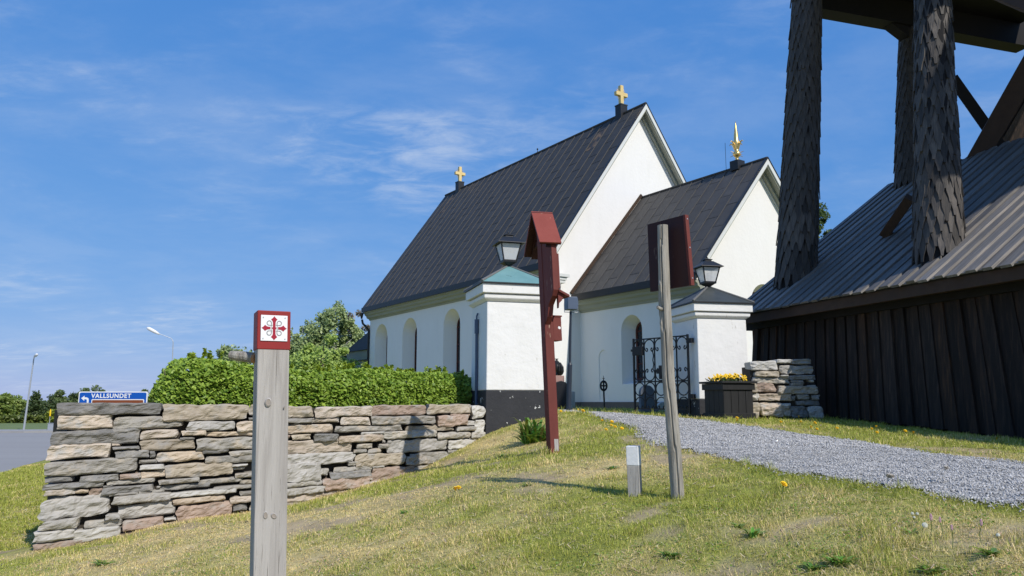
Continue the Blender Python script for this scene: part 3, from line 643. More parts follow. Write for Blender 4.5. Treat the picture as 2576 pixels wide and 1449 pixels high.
# ---- nave side wall (faces left) with three deep windows
WX = .42
nav_fr = lambda y, z, d: CH(WX + d, y, z)
pn = CH(WX, 0, 0)
holes = []
for (pl, pr, pt) in [(942.5, 973.5, 815.6), (1011.6, 1048, 799.8), (1114.6, 1157, 776.8)]:
    a = hit(pl, 900, pn, CB); b = hit(pr, 900, pn, CB); ya = ca_of(a); yb = ca_of(b)
    yc = (ya + yb) / 2; hw = abs(ya - yb) / 2; hw = min(hw, .95)
    zt = cz_of(hit((pl + pr) / 2, pt, pn, CB))
    holes.append((yc, hw, 2.35, zt - hw, .55, .66))
WT = CZE - .34
mb = wall_arches(nav_fr, .34, CL - .1, BASE, lambda y: WT, holes)
obj('wall', mb, G['plaster'], church)
for h_ in holes: window(church, nav_fr, h_[0], h_[1], h_[2], h_[3], h_[4], h_[5])
# ---- nave near gable
slope1 = (CZR - CZE) / CW
def rake1(x): return CZE + slope1 * min(x, 2 * CW - x) - .30
gy_ = .34
mb = MB(); mb.add([CH(WX, gy_, BASE), CH(2 * CW - WX, gy_, BASE), CH(2 * CW - WX, gy_, rake1(WX)), CH(CW, gy_, rake1(CW)), CH(WX, gy_, rake1(WX))], [(0, 1, 2, 3, 4)])
obj('gable_wall', mb, G['plaster'], church)
mb = MB(); mb.add([CH(WX, CL - .1, BASE), CH(2 * CW - WX, CL - .1, BASE), CH(2 * CW - WX, CL - .1, rake1(WX)), CH(CW, CL - .1, rake1(CW)), CH(WX, CL - .1, rake1(WX))], [(4, 3, 2, 1, 0)])
mb.add([CH(2 * CW - WX, gy_, BASE), CH(2 * CW - WX, CL - .1, BASE), CH(2 * CW - WX, CL - .1, WT), CH(2 * CW - WX, gy_, WT)], [(0, 1, 2, 3)])
obj('back_wall', mb, G['plaster'], church)
# ---- roofs
def roof_side(x0, z0, x1, z1, y0, y1, ncol, nrow, mat, rust=(), name='roof', seed=1):
    """sheeted slope: panels with standing seams, one object each"""
    y0w, y1 = 0, (y1 - y0) * K; ex = (CB * (x1 - x0) + ZUP * (z1 - z0)) * K; Ls = ex.length; ex.normalize(); ey = CA.copy(); ez = ex.cross(ey)
    if ez.z < 0: ez = -ez
    org = CH(x0, y0, z0); y0 = 0
    mb = MB(); th = .14
    p = [org, org + ex * Ls, org + ex * Ls + ey * (y1 - y0), org + ey * (y1 - y0)]
    mb.hexa([q_ - ez * th for q_ in p] + [q_ - ez * .012 for q_ in p])
    base = obj(name, mb, G['black'], church)
    cw = (y1 - y0) / ncol; rh = Ls / nrow
    def pan(rh_):
        m = MB(); g = .004
        m.abox(0, rh_ - .0, 0, cw - g, 0, .006)             # sheet
        m.abox(0, rh_, -.014, .014, .006, .040)             # standing seam
        m.abox(-.012, .02, .014, cw - .014, .006, .016)     # lower lip over the sheet below
        me_ = raw_mesh('roof_panel', m, [mat, G['roof_seam']]); me_.polygons.foreach_set('material_index', [1 if 6 <= i_ < 12 else 0 for i_ in range(len(me_.polygons))]); return me_
    full = pan(rh - .002); rr = random.Random(seed)
    frust = full.copy(); frust.materials[0] = G['roof_rust']
    half = pan(rh / 2)
    for c in range(ncol):
        offs = (c % 2) * .5
        for r in range(nrow):
            x = r * rh
            if offs and r == 0: me = half; x = 0
            elif offs: me = full; x = (r - .5) * rh
            else: me = full
            lift = (.002 if r % 2 else 0)
            if (c, r) in rust: me = frust
            inst('roof_panel', me, base, basis(org + ex * x + ey * (c * cw + .012) + ez * lift, ex, ey, ez))
        if offs:
            inst('roof_panel', half, base, basis(org + ex * (nrow - .5) * rh + ey * (c * cw + .012), ex, ey, ez))
    return base
NR, NC = 7, 26
roof_side(0, CZE, CW, CZR, 0, CL, NC, NR, G['roof'], rust={(3, 6), (23, 6)}, seed=3)
mb = MB()
p = [CH(2 * CW, 0, CZE), CH(2 * CW, CL, CZE), CH(CW, CL, CZR), CH(CW, 0, CZR)]
mb.hexa([q_ - ZUP * .16 for q_ in p] + [q_ for q_ in p]); obj('roof_slope', mb, G['roof'], church)
roof_side(SC, CZE2, CW, CZR2, -LC, .34, 11, 5, G['roof_choir'], seed=4)
mb = MB()
p = [CH(2 * CW - SC, -LC, CZE2), CH(2 * CW - SC, .3, CZE2), CH(CW, .3, CZR2), CH(CW, -LC, CZR2)]
mb.hexa([q_ - ZUP * .16 for q_ in p] + [q_ for q_ in p]); obj('roof_slope', mb, G['roof_choir'], church)
# ridge caps
mb = MB(); mb.tube([CH(CW, -.02, CZR + .02), CH(CW, CL + .02, CZR + .02)], .07, 8); mb.tube([CH(CW, -LC - .02, CZR2 + .02), CH(CW, .3, CZR2 + .02)], .06, 8)
obj('ridge_cap', mb, G['roof'], church)
# eave edge (dark turned-down sheet) and moulded cornice
def moulding(prof, fr0, fr1):      # profile [(out, z)], extruded between two frames
    a = [fr0(o, z) for o, z in prof]; b = [fr1(o, z) for o, z in prof]; mb = MB(); n = len(prof)
    mb.add(a + b, [(i, (i + 1) % n, n + (i + 1) % n, n + i) for i in range(n)] + [tuple(range(n - 1, -1, -1)), tuple(range(n, 2 * n))]); return mb
def eave(x_edge, z_edge, y0, y1, xw):
    o = moulding([(0, 0), (.06, .02), (.06, -.20), (0, -.20)], lambda a, z: CH(x_edge - a + .03, y0, z_edge + z), lambda a, z: CH(x_edge - a + .03, y1, z_edge + z))
    e_ = obj('eave_edge', o, G['black'], church)
    zt = z_edge - .17
    prof = [(xw + .02, zt), (x_edge + .05, zt), (x_edge + .05, zt - .07), (x_edge + .12, zt - .10), (x_edge + .14, zt - .17), (x_edge + .22, zt - .22), (x_edge + .25, zt - .31), (xw - .05, zt - .36), (xw - .03, zt - .42), (xw + .02, zt - .42)]
    o = moulding(prof, lambda x, z: CH(x, y0 + .06, z), lambda x, z: CH(x, y1 - .04, z))
    obj('cornice', o, G['cornice'], church)
eave(0, CZE, 0, CL, WX)
CX2 = SC + .36
eave(SC, CZE2, -LC, .33, CX2)
# gable rake boards, outer face and moulded soffit
def rake(xe, ze, zr, yw, yo, side):
    s = 1 if side < 0 else -1
    x0 = xe if side < 0 else 2 * CW - xe
    d = (CB * (CW - x0) + ZUP * (zr - ze)).normalized(); up = d.cross(CA); up = up if up.z > 0 else -up
    A0 = CH(x0, 0, ze) ; A1 = CH(CW, 0, zr)
    def strip(y_a, y_b, u0, u1, mat, nm):
        m = MB(); a0 = A0 - up * 0; L_ = (A1 - A0)
        # cut the ends plumb at the ridge
        def pt(base, y, u): return base + CA * y * K + up * u
        e0 = A0 + d * (-.02); 
        k = (up.dot(CB) * s)
        def end(u): return A1 - d * (abs(up.dot(CB)) * (u) / max(1e-6, abs(d.dot(CB)))) * (1 if up.dot(CB) * s < 0 else -1) if False else A1
        # solve for points on ridge plane x = CW
        def ridge(u):
            p_ = A1 + up * u; off_ = (p_ - C0).dot(CB) - CW * K; return p_ - d * (off_ / d.dot(CB))
        u0, u1 = u0 * K, u1 * K; ya, yb = CA * y_a * K, CA * y_b * K
        m.hexa([e0 + ya + up * u0, ridge(u0) + ya, ridge(u0) + yb, e0 + yb + up * u0, e0 + ya + up * u1, ridge(u1) + ya, ridge(u1) + yb, e0 + yb + up * u1])
        return obj(nm, m, mat, church)
    strip(yo - .045, yo - .003, -.125, -.002, G['trim'], 'rake_board')
    strip(yo - .003, yw - .16, -.17, -.11, G['cornice'], 'soffit')
    strip(yw - .16, yw - .004, -.25, -.11, G['cornice'], 'soffit')
    strip(yw - .05, yw + .02, -.30, -.25, G['trim'], 'rake_moulding')
    strip(yo - .06, yo + .05, -.002, .03, G['black'], 'roof_edge')
for sd_ in (-1, 1):
    rake(0, CZE, CZR, gy_, 0, sd_); rake(SC, CZE2, CZR2, -LC + .34, -LC, sd_)
# eave return at the near-left nave corner
mb = MB(); mb.box(CH(.44, .10, CZE - .42), CB * .57, CA * .30, ZUP * .066); mb.box(CH(.44, .12, CZE - .52), CB * .46, CA * .26, ZUP * .066); mb.box(CH(.50, .14, CZE - .62), CB * .32, CA * .25, ZUP * .066)
obj('cornice_return', mb, G['trim'], church)
# ---- choir walls
ch_fr = lambda y, z, d: CH(CX2 + d, y, z)
pc = CH(CX2, 0, 0); ch_holes = []
a = hit(1564, 900, pc, CB); b = hit(1617, 900, pc, CB); ya = ca_of(a); yb = ca_of(b)
hw = abs(ya - yb) / 2; zt = cz_of(hit(1590, 791.6, pc, CB)); zs = cz_of(hit(1590, 966, pc, CB))
ch_holes.append(((ya + yb) / 2, hw, zs, zt - hw, .50, .62)); cwin = ch_holes[0]
a = hit(1507, 950, pc, CB); b = hit(1531, 950, pc, CB); ya = ca_of(a); yb = ca_of(b)
hw2 = abs(ya - yb) / 2; zt2 = cz_of(hit(1519, 880, pc, CB))
ch_holes.append(((ya + yb) / 2, hw2, 1.62, zt2 - hw2, .035, .97))
mb = wall_arches(ch_fr, -LC + .34, .34, BASE, lambda y: CZE2 - .34, ch_holes)
obj('wall', mb, G['plaster'], church)
window(church, ch_fr, *cwin)
nn = ch_holes[1]; o = arch_outline(nn[0], nn[1] * .99, nn[2], nn[3]); mb = MB(); mb.add([ch_fr(x, z, .03) for x, z in o], [tuple(range(len(o)))])
obj('blind_niche', mb, G['plaster_old'], church)
slope2 = (CZR2 - CZE2) / (CW - SC)
def rake2(x): xx = min(x, 2 * CW - x); return CZE2 + slope2 * (xx - SC) - .30
g_fr = lambda x, z, d: CH(x, -LC + .34 + d, z)
pg = CH(0, -LC + .34, 0); a = hit(1888, 735, pg, CA); b = hit(1946, 735, pg, CA)
xa = cb_of(a); hwg = CW - xa; ztg = cz_of(hit(1915, 714, pg, CA))
gh_ = [(CW, hwg, 2.6, ztg - hwg, .5, .7)]
mb = wall_arches(g_fr, CX2, 2 * CW - CX2, BASE, rake2, gh_)
obj('gable_wall', mb, G['plaster'], church); window(church, g_fr, *gh_[0])
mb = MB(); mb.add([CH(2 * CW - CX2, -LC + .34, BASE), CH(2 * CW - CX2, .34, BASE), CH(2 * CW - CX2, .34, CZE2 - .3), CH(2 * CW - CX2, -LC + .34, CZE2 - .3)], [(0, 1, 2, 3)])
obj('back_wall', mb, G['plaster'], church)
# low plinth
PT = 1.585
mb = MB(); mb.abox(0, 0, 0, 0, 0, 0) if False else None
mb.box(CH(CX2 - .02, (-LC + .68) / 2, (BASE + PT) / 2), CB * .03, CA * (LC / 2 * K), ZUP * ((PT - BASE) / 2 * K))
mb.box(CH((WX + CX2) / 2 - .02, gy_ - .02, (BASE + PT - .004) / 2), CB * ((CX2 - WX) / 2 * K), CA * .03, ZUP * ((PT - .004 - BASE) / 2 * K))
mb.box(CH((CX2 + 2 * CW - CX2) / 2, -LC + .32, (BASE + PT - .008) / 2), CB * ((CW - CX2 + .05) * K), CA * .03, ZUP * ((PT - .008 - BASE) / 2 * K))
obj('plinth', mb, G['plinth_grey'], church)
# flashing where the choir roof meets the gable
mb = MB(); a = CH(SC - .02, gy_ - .03, CZE2 + .05); b = CH(CW, gy_ - .03, CZR2 + .08); d = (b - a).normalized(); u_ = d.cross(CA); u_ = u_ if u_.z > 0 else -u_
mb.beam(a + u_ * .05, b + u_ * .05, CA * .035, u_ * .07); obj('flashing', mb, G['towerbrown'], church)
# crosses and finial on the ridges
def ridge_cross(y, h, ridgez, mat):
    mb = MB(); mb.box(CH(CW, y, ridgez + .06), CB * .23, CA * .23, ZUP * .40); blk = obj('cross_base', mb, G['black'], church, bevel=.01)
    mb = MB(); mb.box(CH(CW, y, ridgez + .37), CB * .25, CA * .25, ZUP * .03); obj('cap', mb, G['copper_dark'], blk)
    z0 = ridgez + .39
    mb = MB(); t_ = .075
    P_ = [(-t_, 0), (t_, 0), (t_, .46 * h), (.36 * h, .46 * h), (.36 * h, .46 * h + 2 * t_), (t_, .46 * h + 2 * t_), (t_, h), (-t_, h), (-t_, .46 * h + 2 * t_), (-.36 * h, .46 * h + 2 * t_), (-.36 * h, .46 * h), (-t_, .46 * h)]
    mb.prism([CH(CW + x, y - .075, z0 + z) for x, z in P_], CA * .2)
    cr = obj('cross', mb, mat, church, bevel=.008)
    mb = MB(); zc_ = z0 + .46 * h + t_
    for sx in (-1, 1):
        for sz in (-1, 1):
            p0 = CH(CW + sx * .09, y, zc_ + sz * .09)
            for da in (-.35, 0, .35):
                a_ = math.atan2(sz, sx) + da; mb.tube([p0, p0 + (CB * math.cos(a_) + ZUP * math.sin(a_)) * .23], [.014, .007], 5)
    obj('rays', mb, G['gold'], cr)
ridge_cross(1.35, .80, CZR, G['gold_flat']); ridge_cross(CL - 1.55, .82, CZR, G['gold_flat'])
fy = -LC + 1.15
mb = MB(); mb.box(CH(CW, fy, CZR2 + .06), CB * .23, CA * .23, ZUP * .22); fb = obj('finial_base', mb, G['black'], church, bevel=.01)
mb = MB(); c = CH(CW, fy, CZR2 + .20)
mb.lathe([(.085, 0), (.075, .08), (.06, .14), (.10, .17), (.135, .21), (.15, .26), (.135, .31), (.09, .35), (.075, .40), (.085, .47), (.11, .56), (.125, .66), (.095, .72), (.085, .86), (.055, 1.08), (.025, 1.26), (.004, 1.38)], (0, 0, 0), 18); mb.v = [tuple(c + Vector((v[0] * .84, v[1] * .84, v[2])) * K) for v in mb.v]
fin = obj('finial', mb, G['gold'], church, smooth=True)
mb = MB()
cf = c; c = Vector((0, 0, 0))
for k in range(4):
    a_ = CTH + k * math.pi / 2; o_ = Vector((math.cos(a_), math.sin(a_), 0))
    mb.tube([c + ZUP * .42 + o_ * .07, c + ZUP * .55 + o_ * .11, c + ZUP * .64 + o_ * .17, c + ZUP * .66 + o_ * .24, c + ZUP * .61 + o_ * .29], [.03, .035, .028, .018, .004], 6)
for k in range(10):
    a_ = CTH + .3 + k * math.pi / 5; o_ = Vector((math.cos(a_), math.sin(a_), .35 * (-1) ** k)).normalized()
    mb.tube([c + ZUP * .26 + o_ * .13, c + ZUP * .26 + o_ * .23], [.014, .006], 5)
mb.v = [tuple(cf + Vector(v) * K) for v in mb.v]
obj('leaf_hooks', mb, G['gold'], fin)
mb = MB(); mb.tube([CH(CW - .05, fy + .42, CZR2), CH(CW - .05, fy + .42, CZR2 + .95)], .009, 6); obj('lightning_rod', mb, G['black'], church)
mb = MB(); mb.tube([CH(CW, 7.0, CZR), CH(CW, 7.0, CZR + .20)], [.03, .015], 6); mb.lathe([(.02, 0), (.06, .05), (.02, .12)], CH(CW, 7.0, CZR + .16), 8); obj('ridge_knob', mb, G['black'], church)
# rain-water pipe at the far corner
mb = MB(); mb.lathe([(.05, -.3), (.12, 0), (.14, .1)], CH(-.02, CL - .05, CZE - .3), 10)
mb.tube([CH(0, CL - .05, CZE - .55), CH(.05, CL - .05, CZE - .75), CH(.36, CL - .08, CZE - 1.05), CH(.37, CL - .08, 1.2)], .075, 8)
obj('drainpipe', mb, G['black'], church)
mb = MB(); mb.abox(0, 0, 0, 0, 0, 0) if False else None
# sacristy beyond the far end
ax0, ax1, ay0, ay1 = .85, 3.4, CL - .1, CL + 3.2
mb = MB(); mb.box(CH((ax0 + ax1) / 2, (ay0 + ay1) / 2, (BASE + 3.7) / 2), CB * ((ax1 - ax0) / 2 * K), CA * ((ay1 - ay0) / 2 * K), ZUP * ((3.7 - BASE) / 2 * K)); annex = obj('sacristy', mb, G['plaster'], church)
mb = MB(); mb.box(CH((ax0 + ax1) / 2 - .05, (ay0 + ay1) / 2, 3.95), CB * ((ax1 - ax0) / 2 * K + .25), CA * ((ay1 - ay0) / 2 * K + .3), ZUP * .33); obj('cornice', mb, G['cornice'], annex)
mb = MB(); e0, e1, f0, f1 = ax0 - .35, ax1 + .3, ay0, ay1 + .35
p = [CH(e0, f0, 4.2), CH(e1, f0, 4.2), CH(e1, f1, 4.2), CH(e0, f1, 4.2)]; r0, r1 = CH((e0 + e1) / 2, f0, 5.9), CH((e0 + e1) / 2, f1 - 1.3, 5.9)
mb.add(p + [r0, r1], [(3, 2, 1, 0), (0, 4, 5, 3), (1, 2, 5, 4), (0, 1, 4), (2, 3, 5)]); obj('annex_roof', mb, G['roof'], annex)
mb = MB(); mb.tube([CH(e0, f1 - .1, 4.0), CH(e0 + .08, f1 - .15, 3.8), CH(e0 + .3, f1 - .35, 3.5), CH(e0 + .3, f1 - .35, 1.2)], .06, 8); obj('drainpipe', mb, G['black'], annex)

# ================================================================ gate pillars
def lantern(base, th, label):
    L0 = new_empty('lantern', base, th, label, 'lantern', 'lanterns on the gate pillars')
    e1 = Vector((math.cos(th), math.sin(th), 0)); e2 = Vector((-math.sin(th), math.cos(th), 0)); B0 = Vector(base)
    def P_(x, y, z): return B0 + e1 * x + e2 * y + ZUP * z
    def fru(mb, h0, z0, h1, z1): mb.hexa([P_(-h0, -h0, z0), P_(h0, -h0, z0), P_(h0, h0, z0), P_(-h0, h0, z0), P_(-h1, -h1, z1), P_(h1, -h1, z1), P_(h1, h1, z1), P_(-h1, h1, z1)])
    mb = MB(); fru(mb, .05, -.04, .035, .02); fru(mb, .035, .0205, .12, .085); fru(mb, .135, .086, .14, .115); obj('foot', mb, G['black'], L0)
    b_, t_, z0, z1 = .125, .20, .116, .455
    mb = MB()
    for sx, sy in ((-1, -1), (1, -1), (1, 1), (-1, 1)): mb.beam(P_(sx * b_, sy * b_, z0), P_(sx * t_, sy * t_, z1), e1 * .012, e2 * .012)
    cs = [(-1, -1), (1, -1), (1, 1), (-1, 1)]
    for i in range(4):
        a, b = cs[i], cs[(i + 1) % 4]
        for (h_, z_) in ((b_, z0 + .008), (t_, z1 - .008)): mb.beam(P_(a[0] * h_, a[1] * h_, z_), P_(b[0] * h_, b[1] * h_, z_), ZUP * .010, (e1 if i % 2 else e2) * .010)
    obj('frame', mb, G['black'], L0)
    for i in range(4):
        a, b = cs[i], cs[(i + 1) % 4]; mb = MB(); k = .985
        q = [P_(a[0] * b_ * k, a[1] * b_ * k, z0 + .01), P_(b[0] * b_ * k, b[1] * b_ * k, z0 + .01), P_(b[0] * t_ * k, b[1] * t_ * k, z1 - .01), P_(a[0] * t_ * k, a[1] * t_ * k, z1 - .01)]
        mb.add(q, [(0, 1, 2, 3)]); obj('pane', mb, G['lampglass'], L0)
    mb = MB(); fru(mb, .272, .452, .265, .466); fru(mb, .262, .4665, .10, .595); fru(mb, .075, .5955, .07, .63); fru(mb, .095, .6305, .085, .645); fru(mb, .05, .6455, .02, .67); mb.lathe([(.016, .67), (.02, .69), (.004, .72)], B0, 8)
    obj('hood', mb, G['black'], L0)
    mb = MB(); mb.lathe([(.03, .116), (.03, .20)], B0, 10); bs = obj('bulb_holder', mb, G['black'], L0)
    mb = MB(); mb.lathe([(.026, .201), (.034, .24), (.036, .30), (.02, .335), (.003, .345)], B0, 12); obj('bulb', mb, G['bulb'], bs, smooth=True)
def pillar(c0, th, w_, zb_, zp, ztop, capmat, capmat2, label, apex_h=.46):
    """c0 front-left corner on plan; th rotation; zp plinth top; ztop underside of roof"""
    e1 = Vector((math.cos(th), math.sin(th), 0)); e2 = Vector((-math.sin(th), math.cos(th), 0)); O = Vector((c0.x, c0.y, 0))
    ctr = O + (e1 + e2) * (w_ / 2)
    root = new_empty('gate_pillar', (ctr.x, ctr.y, zb_), th, label, 'pillar', 'gate pillars')
    def ring(mb, h0, z0, h1, z1):
        mb.hexa([ctr + e1 * a * h0 + e2 * b * h0 + ZUP * z0 for a, b in ((-1, -1), (1, -1), (1, 1), (-1, 1))] + [ctr + e1 * a * h1 + e2 * b * h1 + ZUP * z1 for a, b in ((-1, -1), (1, -1), (1, 1), (-1, 1))])
    h = w_ / 2
    mb = MB(); ring(mb, h + .012, zb_ - .6, h + .006, zp); obj('plinth', mb, G['plinth'], root, bevel=.012)
    mb = MB(); ring(mb, h, zp + .002, h - .012, ztop - .32); obj('shaft', mb, G['plaster_old'], root, bevel=.02)
    mb = MB(); ring(mb, h - .01, ztop - .319, h + .055, ztop - .27); ring(mb, h + .055, ztop - .2695, h + .06, ztop - .20); ring(mb, h + .02, ztop - .1995, h + .02, ztop - .175)
    obj('moulding', mb, G['plaster_old'], root, bevel=.02)
    mb = MB(); ring(mb, h + .10, ztop - .1745, h + .10, ztop - .002); obj('cornice_band', mb, G['plaster_old'], root, bevel=.012)
    mb = MB(); ring(mb, h + .135, ztop - .001, h + .135, ztop + .022); obj('roof_rim', mb, G['black'], root)
    hr = h + .125; ap = ctr + ZUP * (ztop + apex_h); t_ = .05
    cor = [ctr + e1 * a * hr + e2 * b * hr + ZUP * (ztop + .0225) for a, b in ((-1, -1), (1, -1), (1, 1), (-1, 1))]
    for i in range(4):
        mb = MB(); top = [ap + (cor[i] - ap) * t_, ap + (cor[(i + 1) % 4] - ap) * t_]
        nrm = (cor[(i + 1) % 4] - cor[i]).cross(ap - cor[i]).normalized()
        q = [cor[i], cor[(i + 1) % 4], top[1], top[0]]
        mb.hexa([p - ZUP * .012 for p in q] + [p + nrm * .006 for p in q]); obj('roof_slope', mb, capmat if i == 0 else capmat2, root)
    mb = MB()
    for i in range(4): mb.tube([cor[i] + ZUP * .012, ap + ZUP * .006], [.028, .022], 6)
    obj('hip_roll', mb, G['lead'], root)
    return ctr, ap, e1, e2, root
pcl = at(1223, 1000, 14.0); thL = math.atan2(.286, .958)
zpl = at(1223, 982, 14.0).z; ztl = at(1213, 711.5, 13.9).z
ctrL, apL, e1L, e2L, pL = pillar(pcl, thL, 1.17, at(1223, 1092, 14).z, zpl, ztl, G['verdigris'], G['copper_dark'], 'white gate pillar with turquoise copper cap beside the hedge')
lantern(apL - ZUP * .03, thL, 'black framed lantern on the turquoise capped pillar')
# cable pipe on the left face
f0 = pcl + e2L * .62 - e1L * .03; mb = MB(); zt = ztl - .62
mb.tube([Vector((f0.x, f0.y, zt + .14)) + e1L * .02, Vector((f0.x, f0.y, zt + .08)), Vector((f0.x, f0.y, zt))], .018, 6)
mb.tube([(f0.x, f0.y, zt), (f0.x, f0.y, .9)], .028, 8); mb.tube([(f0.x, f0.y, zt - .25), (f0.x, f0.y, zt + .02)], .042, 8)
obj('cable_pipe', mb, G['bluegrey'], pL)
pcr = at(1757.5, 950, 16.3); thR = math.atan2(.21, .978)
zpr = at(1757, 1004.5, 16.6).z; ztr = at(1748, 761, 16.2).z
ctrR, apR, e1R, e2R, pR = pillar(pcr, thR, 1.17, at(1762, 1053, 16.3).z, zpr, ztr, G['copper_dark'], G['copper_dark'], 'white gate pillar with dark cap behind the flower box')
lantern(apR - ZUP * .03, thR, 'black framed lantern on the dark capped pillar')

# ================================================================ iron gate
gh0 = pcr + e2R * .26 - e1R * .10
gb = at(1727, 1046, gh0.y); hinge = Vector((gh0.x, gh0.y, 0))
dirg = Vector((-.62, .784, 0)).normalized()
# choose the width so that the free stile falls where the photograph has it
tgt = (1594 - CXP) / F
wg = (hinge.x - tgt * hinge.y) / (-dirg.x + tgt * dirg.y); gz0 = at(1600, 1044, hinge.y).z + .02; gz1 = at(1722, 843, hinge.y).z
gate = new_empty('iron_gate', (hinge.x, hinge.y, gz0), math.atan2(dirg.y, dirg.x), 'black wrought iron gate leaf with scrolls standing open by the pillar', 'gate')
def GP(x, z): return hinge + dirg * x + ZUP * (gz0 + z)
gn = dirg.cross(ZUP); Hg = gz1 - gz0
mb = MB()
for x in (0, wg): mb.beam(GP(x, 0), GP(x, Hg + .02), dirg * .019, gn * .019)
obj('stile', mb, G['iron'], gate)
zm = Hg * .42
for z_ in (.10, zm, Hg - .01):
    mb = MB(); mb.beam(GP(.016, z_), GP(wg - .016, z_), ZUP * .014, gn * .014); obj('rail', mb, G['iron'], gate)
nb = 5; step = wg / nb
for i in range(1, nb):
    mb = MB(); mb.beam(GP(i * step, .10), GP(i * step, Hg - .02), dirg * .012, gn * .012); obj('bar', mb, G['iron'], gate)
def circ(cx_, cz_, r, a0, a1, n=18): return [GP(cx_ + r * math.cos(a0 + (a1 - a0) * i / n), cz_ + r * math.sin(a0 + (a1 - a0) * i / n)) for i in range(n + 1)]
R_ = step * .46; PI = math.pi
for i in range(nb):
    xc = (i + .5) * step
    mb = MB(); mb.tube(circ(xc, zm - R_ - .02, R_, 0, 2 * PI, 22), .0135, 6, cap=False)          # full rings under the middle rail
    obj('ring', mb, G['iron'], gate)
    for zc_, flip in ((Hg - .03 - R_, 1), (zm + .02 + R_, -1), (zm - 3 * R_ - .06, 1)):             # open scrolls
        a0, a1 = -PI * .5 + .55, PI * 1.5 - .55
        pts = circ(xc, zc_, R_, a0 * flip, a1 * flip, 20)
        r2 = R_ * .28
        def curl(sgn):
            px = xc + sgn * R_ * math.sin(.55); pz = zc_ - flip * R_ * math.cos(.55)
            return [GP(px + sgn * r2 * .2 - sgn * r2 * (math.sin(a) * .8), pz + flip * r2 * (1 - math.cos(a)) * .9 - flip * .0) for a in [PI * .2 * k for k in range(0, 6)]]
        mb = MB(); mb.tube(pts, .0125, 6); mb.tube(curl(1), [.0125, .0125, .0125, .014, .016, .018], 6); mb.tube(curl(-1), [.0125, .0125, .0125, .014, .016, .018], 6)
        obj('scroll', mb, G['iron'], gate)
mb = MB(); mb.box(GP(wg - .13, Hg - .27), dirg * .15, gn * .035, ZUP * .10); mb.box(GP(wg + .05, Hg - .25), dirg * .03, gn * .02, ZUP * .025); obj('lock_box', mb, G['iron'], gate, bevel=.006)
mb = MB(); mb.box(GP(wg * .5, zm + .22), dirg * .10, gn * .02, ZUP * .05); mb.box(GP(wg * .5, zm + .20), dirg * .03, gn * .023, ZUP * .15); obj('cross_plate', mb, G['iron'], gate)
mb = MB(); zz = [Hg * .85 - .05 * i for i in range(10)]; mb.tube([GP(wg * .63 + .012 * math.sin(i * 1.6), z_) for i, z_ in enumerate(zz)], .013, 6); obj('twisted_bar', mb, G['iron'], gate)
mb = MB(); mb.box(GP(-.06, Hg - .12), dirg * .07, gn * .04, ZUP * .05); mb.box(GP(-.06, Hg * .22), dirg * .07, gn * .04, ZUP * .05); obj('hinge', mb, G['iron'], gate)

# ================================================================ planter with pansies
cpl = at(1821.5, 1053, 14.8); thP = math.atan2(.32, .945); e1 = Vector((math.cos(thP), math.sin(thP), 0)); e2 = Vector((-math.sin(thP), math.cos(thP), 0))
wp = .72; o3 = Vector((cpl.x, cpl.y, 0)); cp_ = o3 + (e1 + e2) * (wp / 2); zg = cpl.z - .01; hp = at(1821.5, 957, 14.8).z - zg
planter = new_empty('planter_box', (cp_.x, cp_.y, zg), thP, 'black wooden planter box full of yellow pansies by the pillar', 'planter')
def PB(x, y, z): return cp_ + e1 * x + e2 * y + ZUP * (zg + z)
h = wp / 2 - .03
for f in range(4):
    ax, ay = [(e1, -e2), (e2, e1), (-e1, e2), (-e2, -e1)][f]
    for i in range(4):
        mb = MB(); ww = 2 * h / 4; xo = -h + (i + .5) * ww
        mb.box(cp_ + ax * xo + ay * (h - .012) + ZUP * (zg + hp * .45 + .02), ax * (ww / 2 - .004), ay * .012, ZUP * (hp * .45 - .04)); obj('board', mb, G['planter'], planter, bevel=.003)
    mb = MB(); mb.box(cp_ + ax * 0 + ay * (h + .014) + ZUP * (zg + .055), ax * (h + .03), ay * .014, ZUP * .055); obj('base_board', mb, G['planter'], planter, bevel=.004)
    mb = MB(); mb.box(cp_ + ay * (h + .016) + ZUP * (zg + hp - .115), ax * (h + .034), ay * .016, ZUP * .06); obj('frieze_board', mb, G['planter'], planter, bevel=.004)
mb = MB()
for sx, sy, lx, ly in ((0, -1, h + .07, .06), (0, 1, h + .07, .06), (-1, 0, .06, h - .05), (1, 0, .06, h - .05)):
    mb.box(PB(sx * (h + .01), sy * (h + .01), hp - .03), e1 * lx, e2 * ly, ZUP * .02)
obj('rim', mb, G['planter'], planter, bevel=.005)
mb = MB(); mb.box(PB(0, 0, hp - .07), e1 * (h - .03), e2 * (h - .03), ZUP * .02); obj('soil', mb, G['core'], planter)
pans = new_empty('pansy_bed', PB(0, 0, hp - .05), thP, 'yellow pansies with dark eyes growing in the black planter', 'flowers')
def bloom_mesh():
    v = [(0, 0, .006)]; f = []; mi = []; n = 20
    for ring_, rr_ in ((1, .38), (2, 1.0)):
        for k in range(n):
            a = 2 * PI * k / n; lob = .80 + .20 * abs(math.cos(a * 2.5)); r = .034 * rr_ * (lob if ring_ == 2 else 1)
            v.append((r * math.cos(a), r * math.sin(a), .004 * math.sin(a * 3) * rr_))
    for k in range(n):
        k2 = (k + 1) % n; f.append((0, 1 + k, 1 + k2)); mi.append(1); f.append((1 + k, 1 + n + k, 1 + n + k2, 1 + k2)); mi.append(0)
    me = bpy.data.meshes.new('bloom'); me.from_pydata(v, [], f); me.materials.append(G['yellow']); me.materials.append(G['pansyeye'])
    me.polygons.foreach_set('material_index', mi); me.update(); return me
bm_ = bloom_mesh(); rr = random.Random(11)
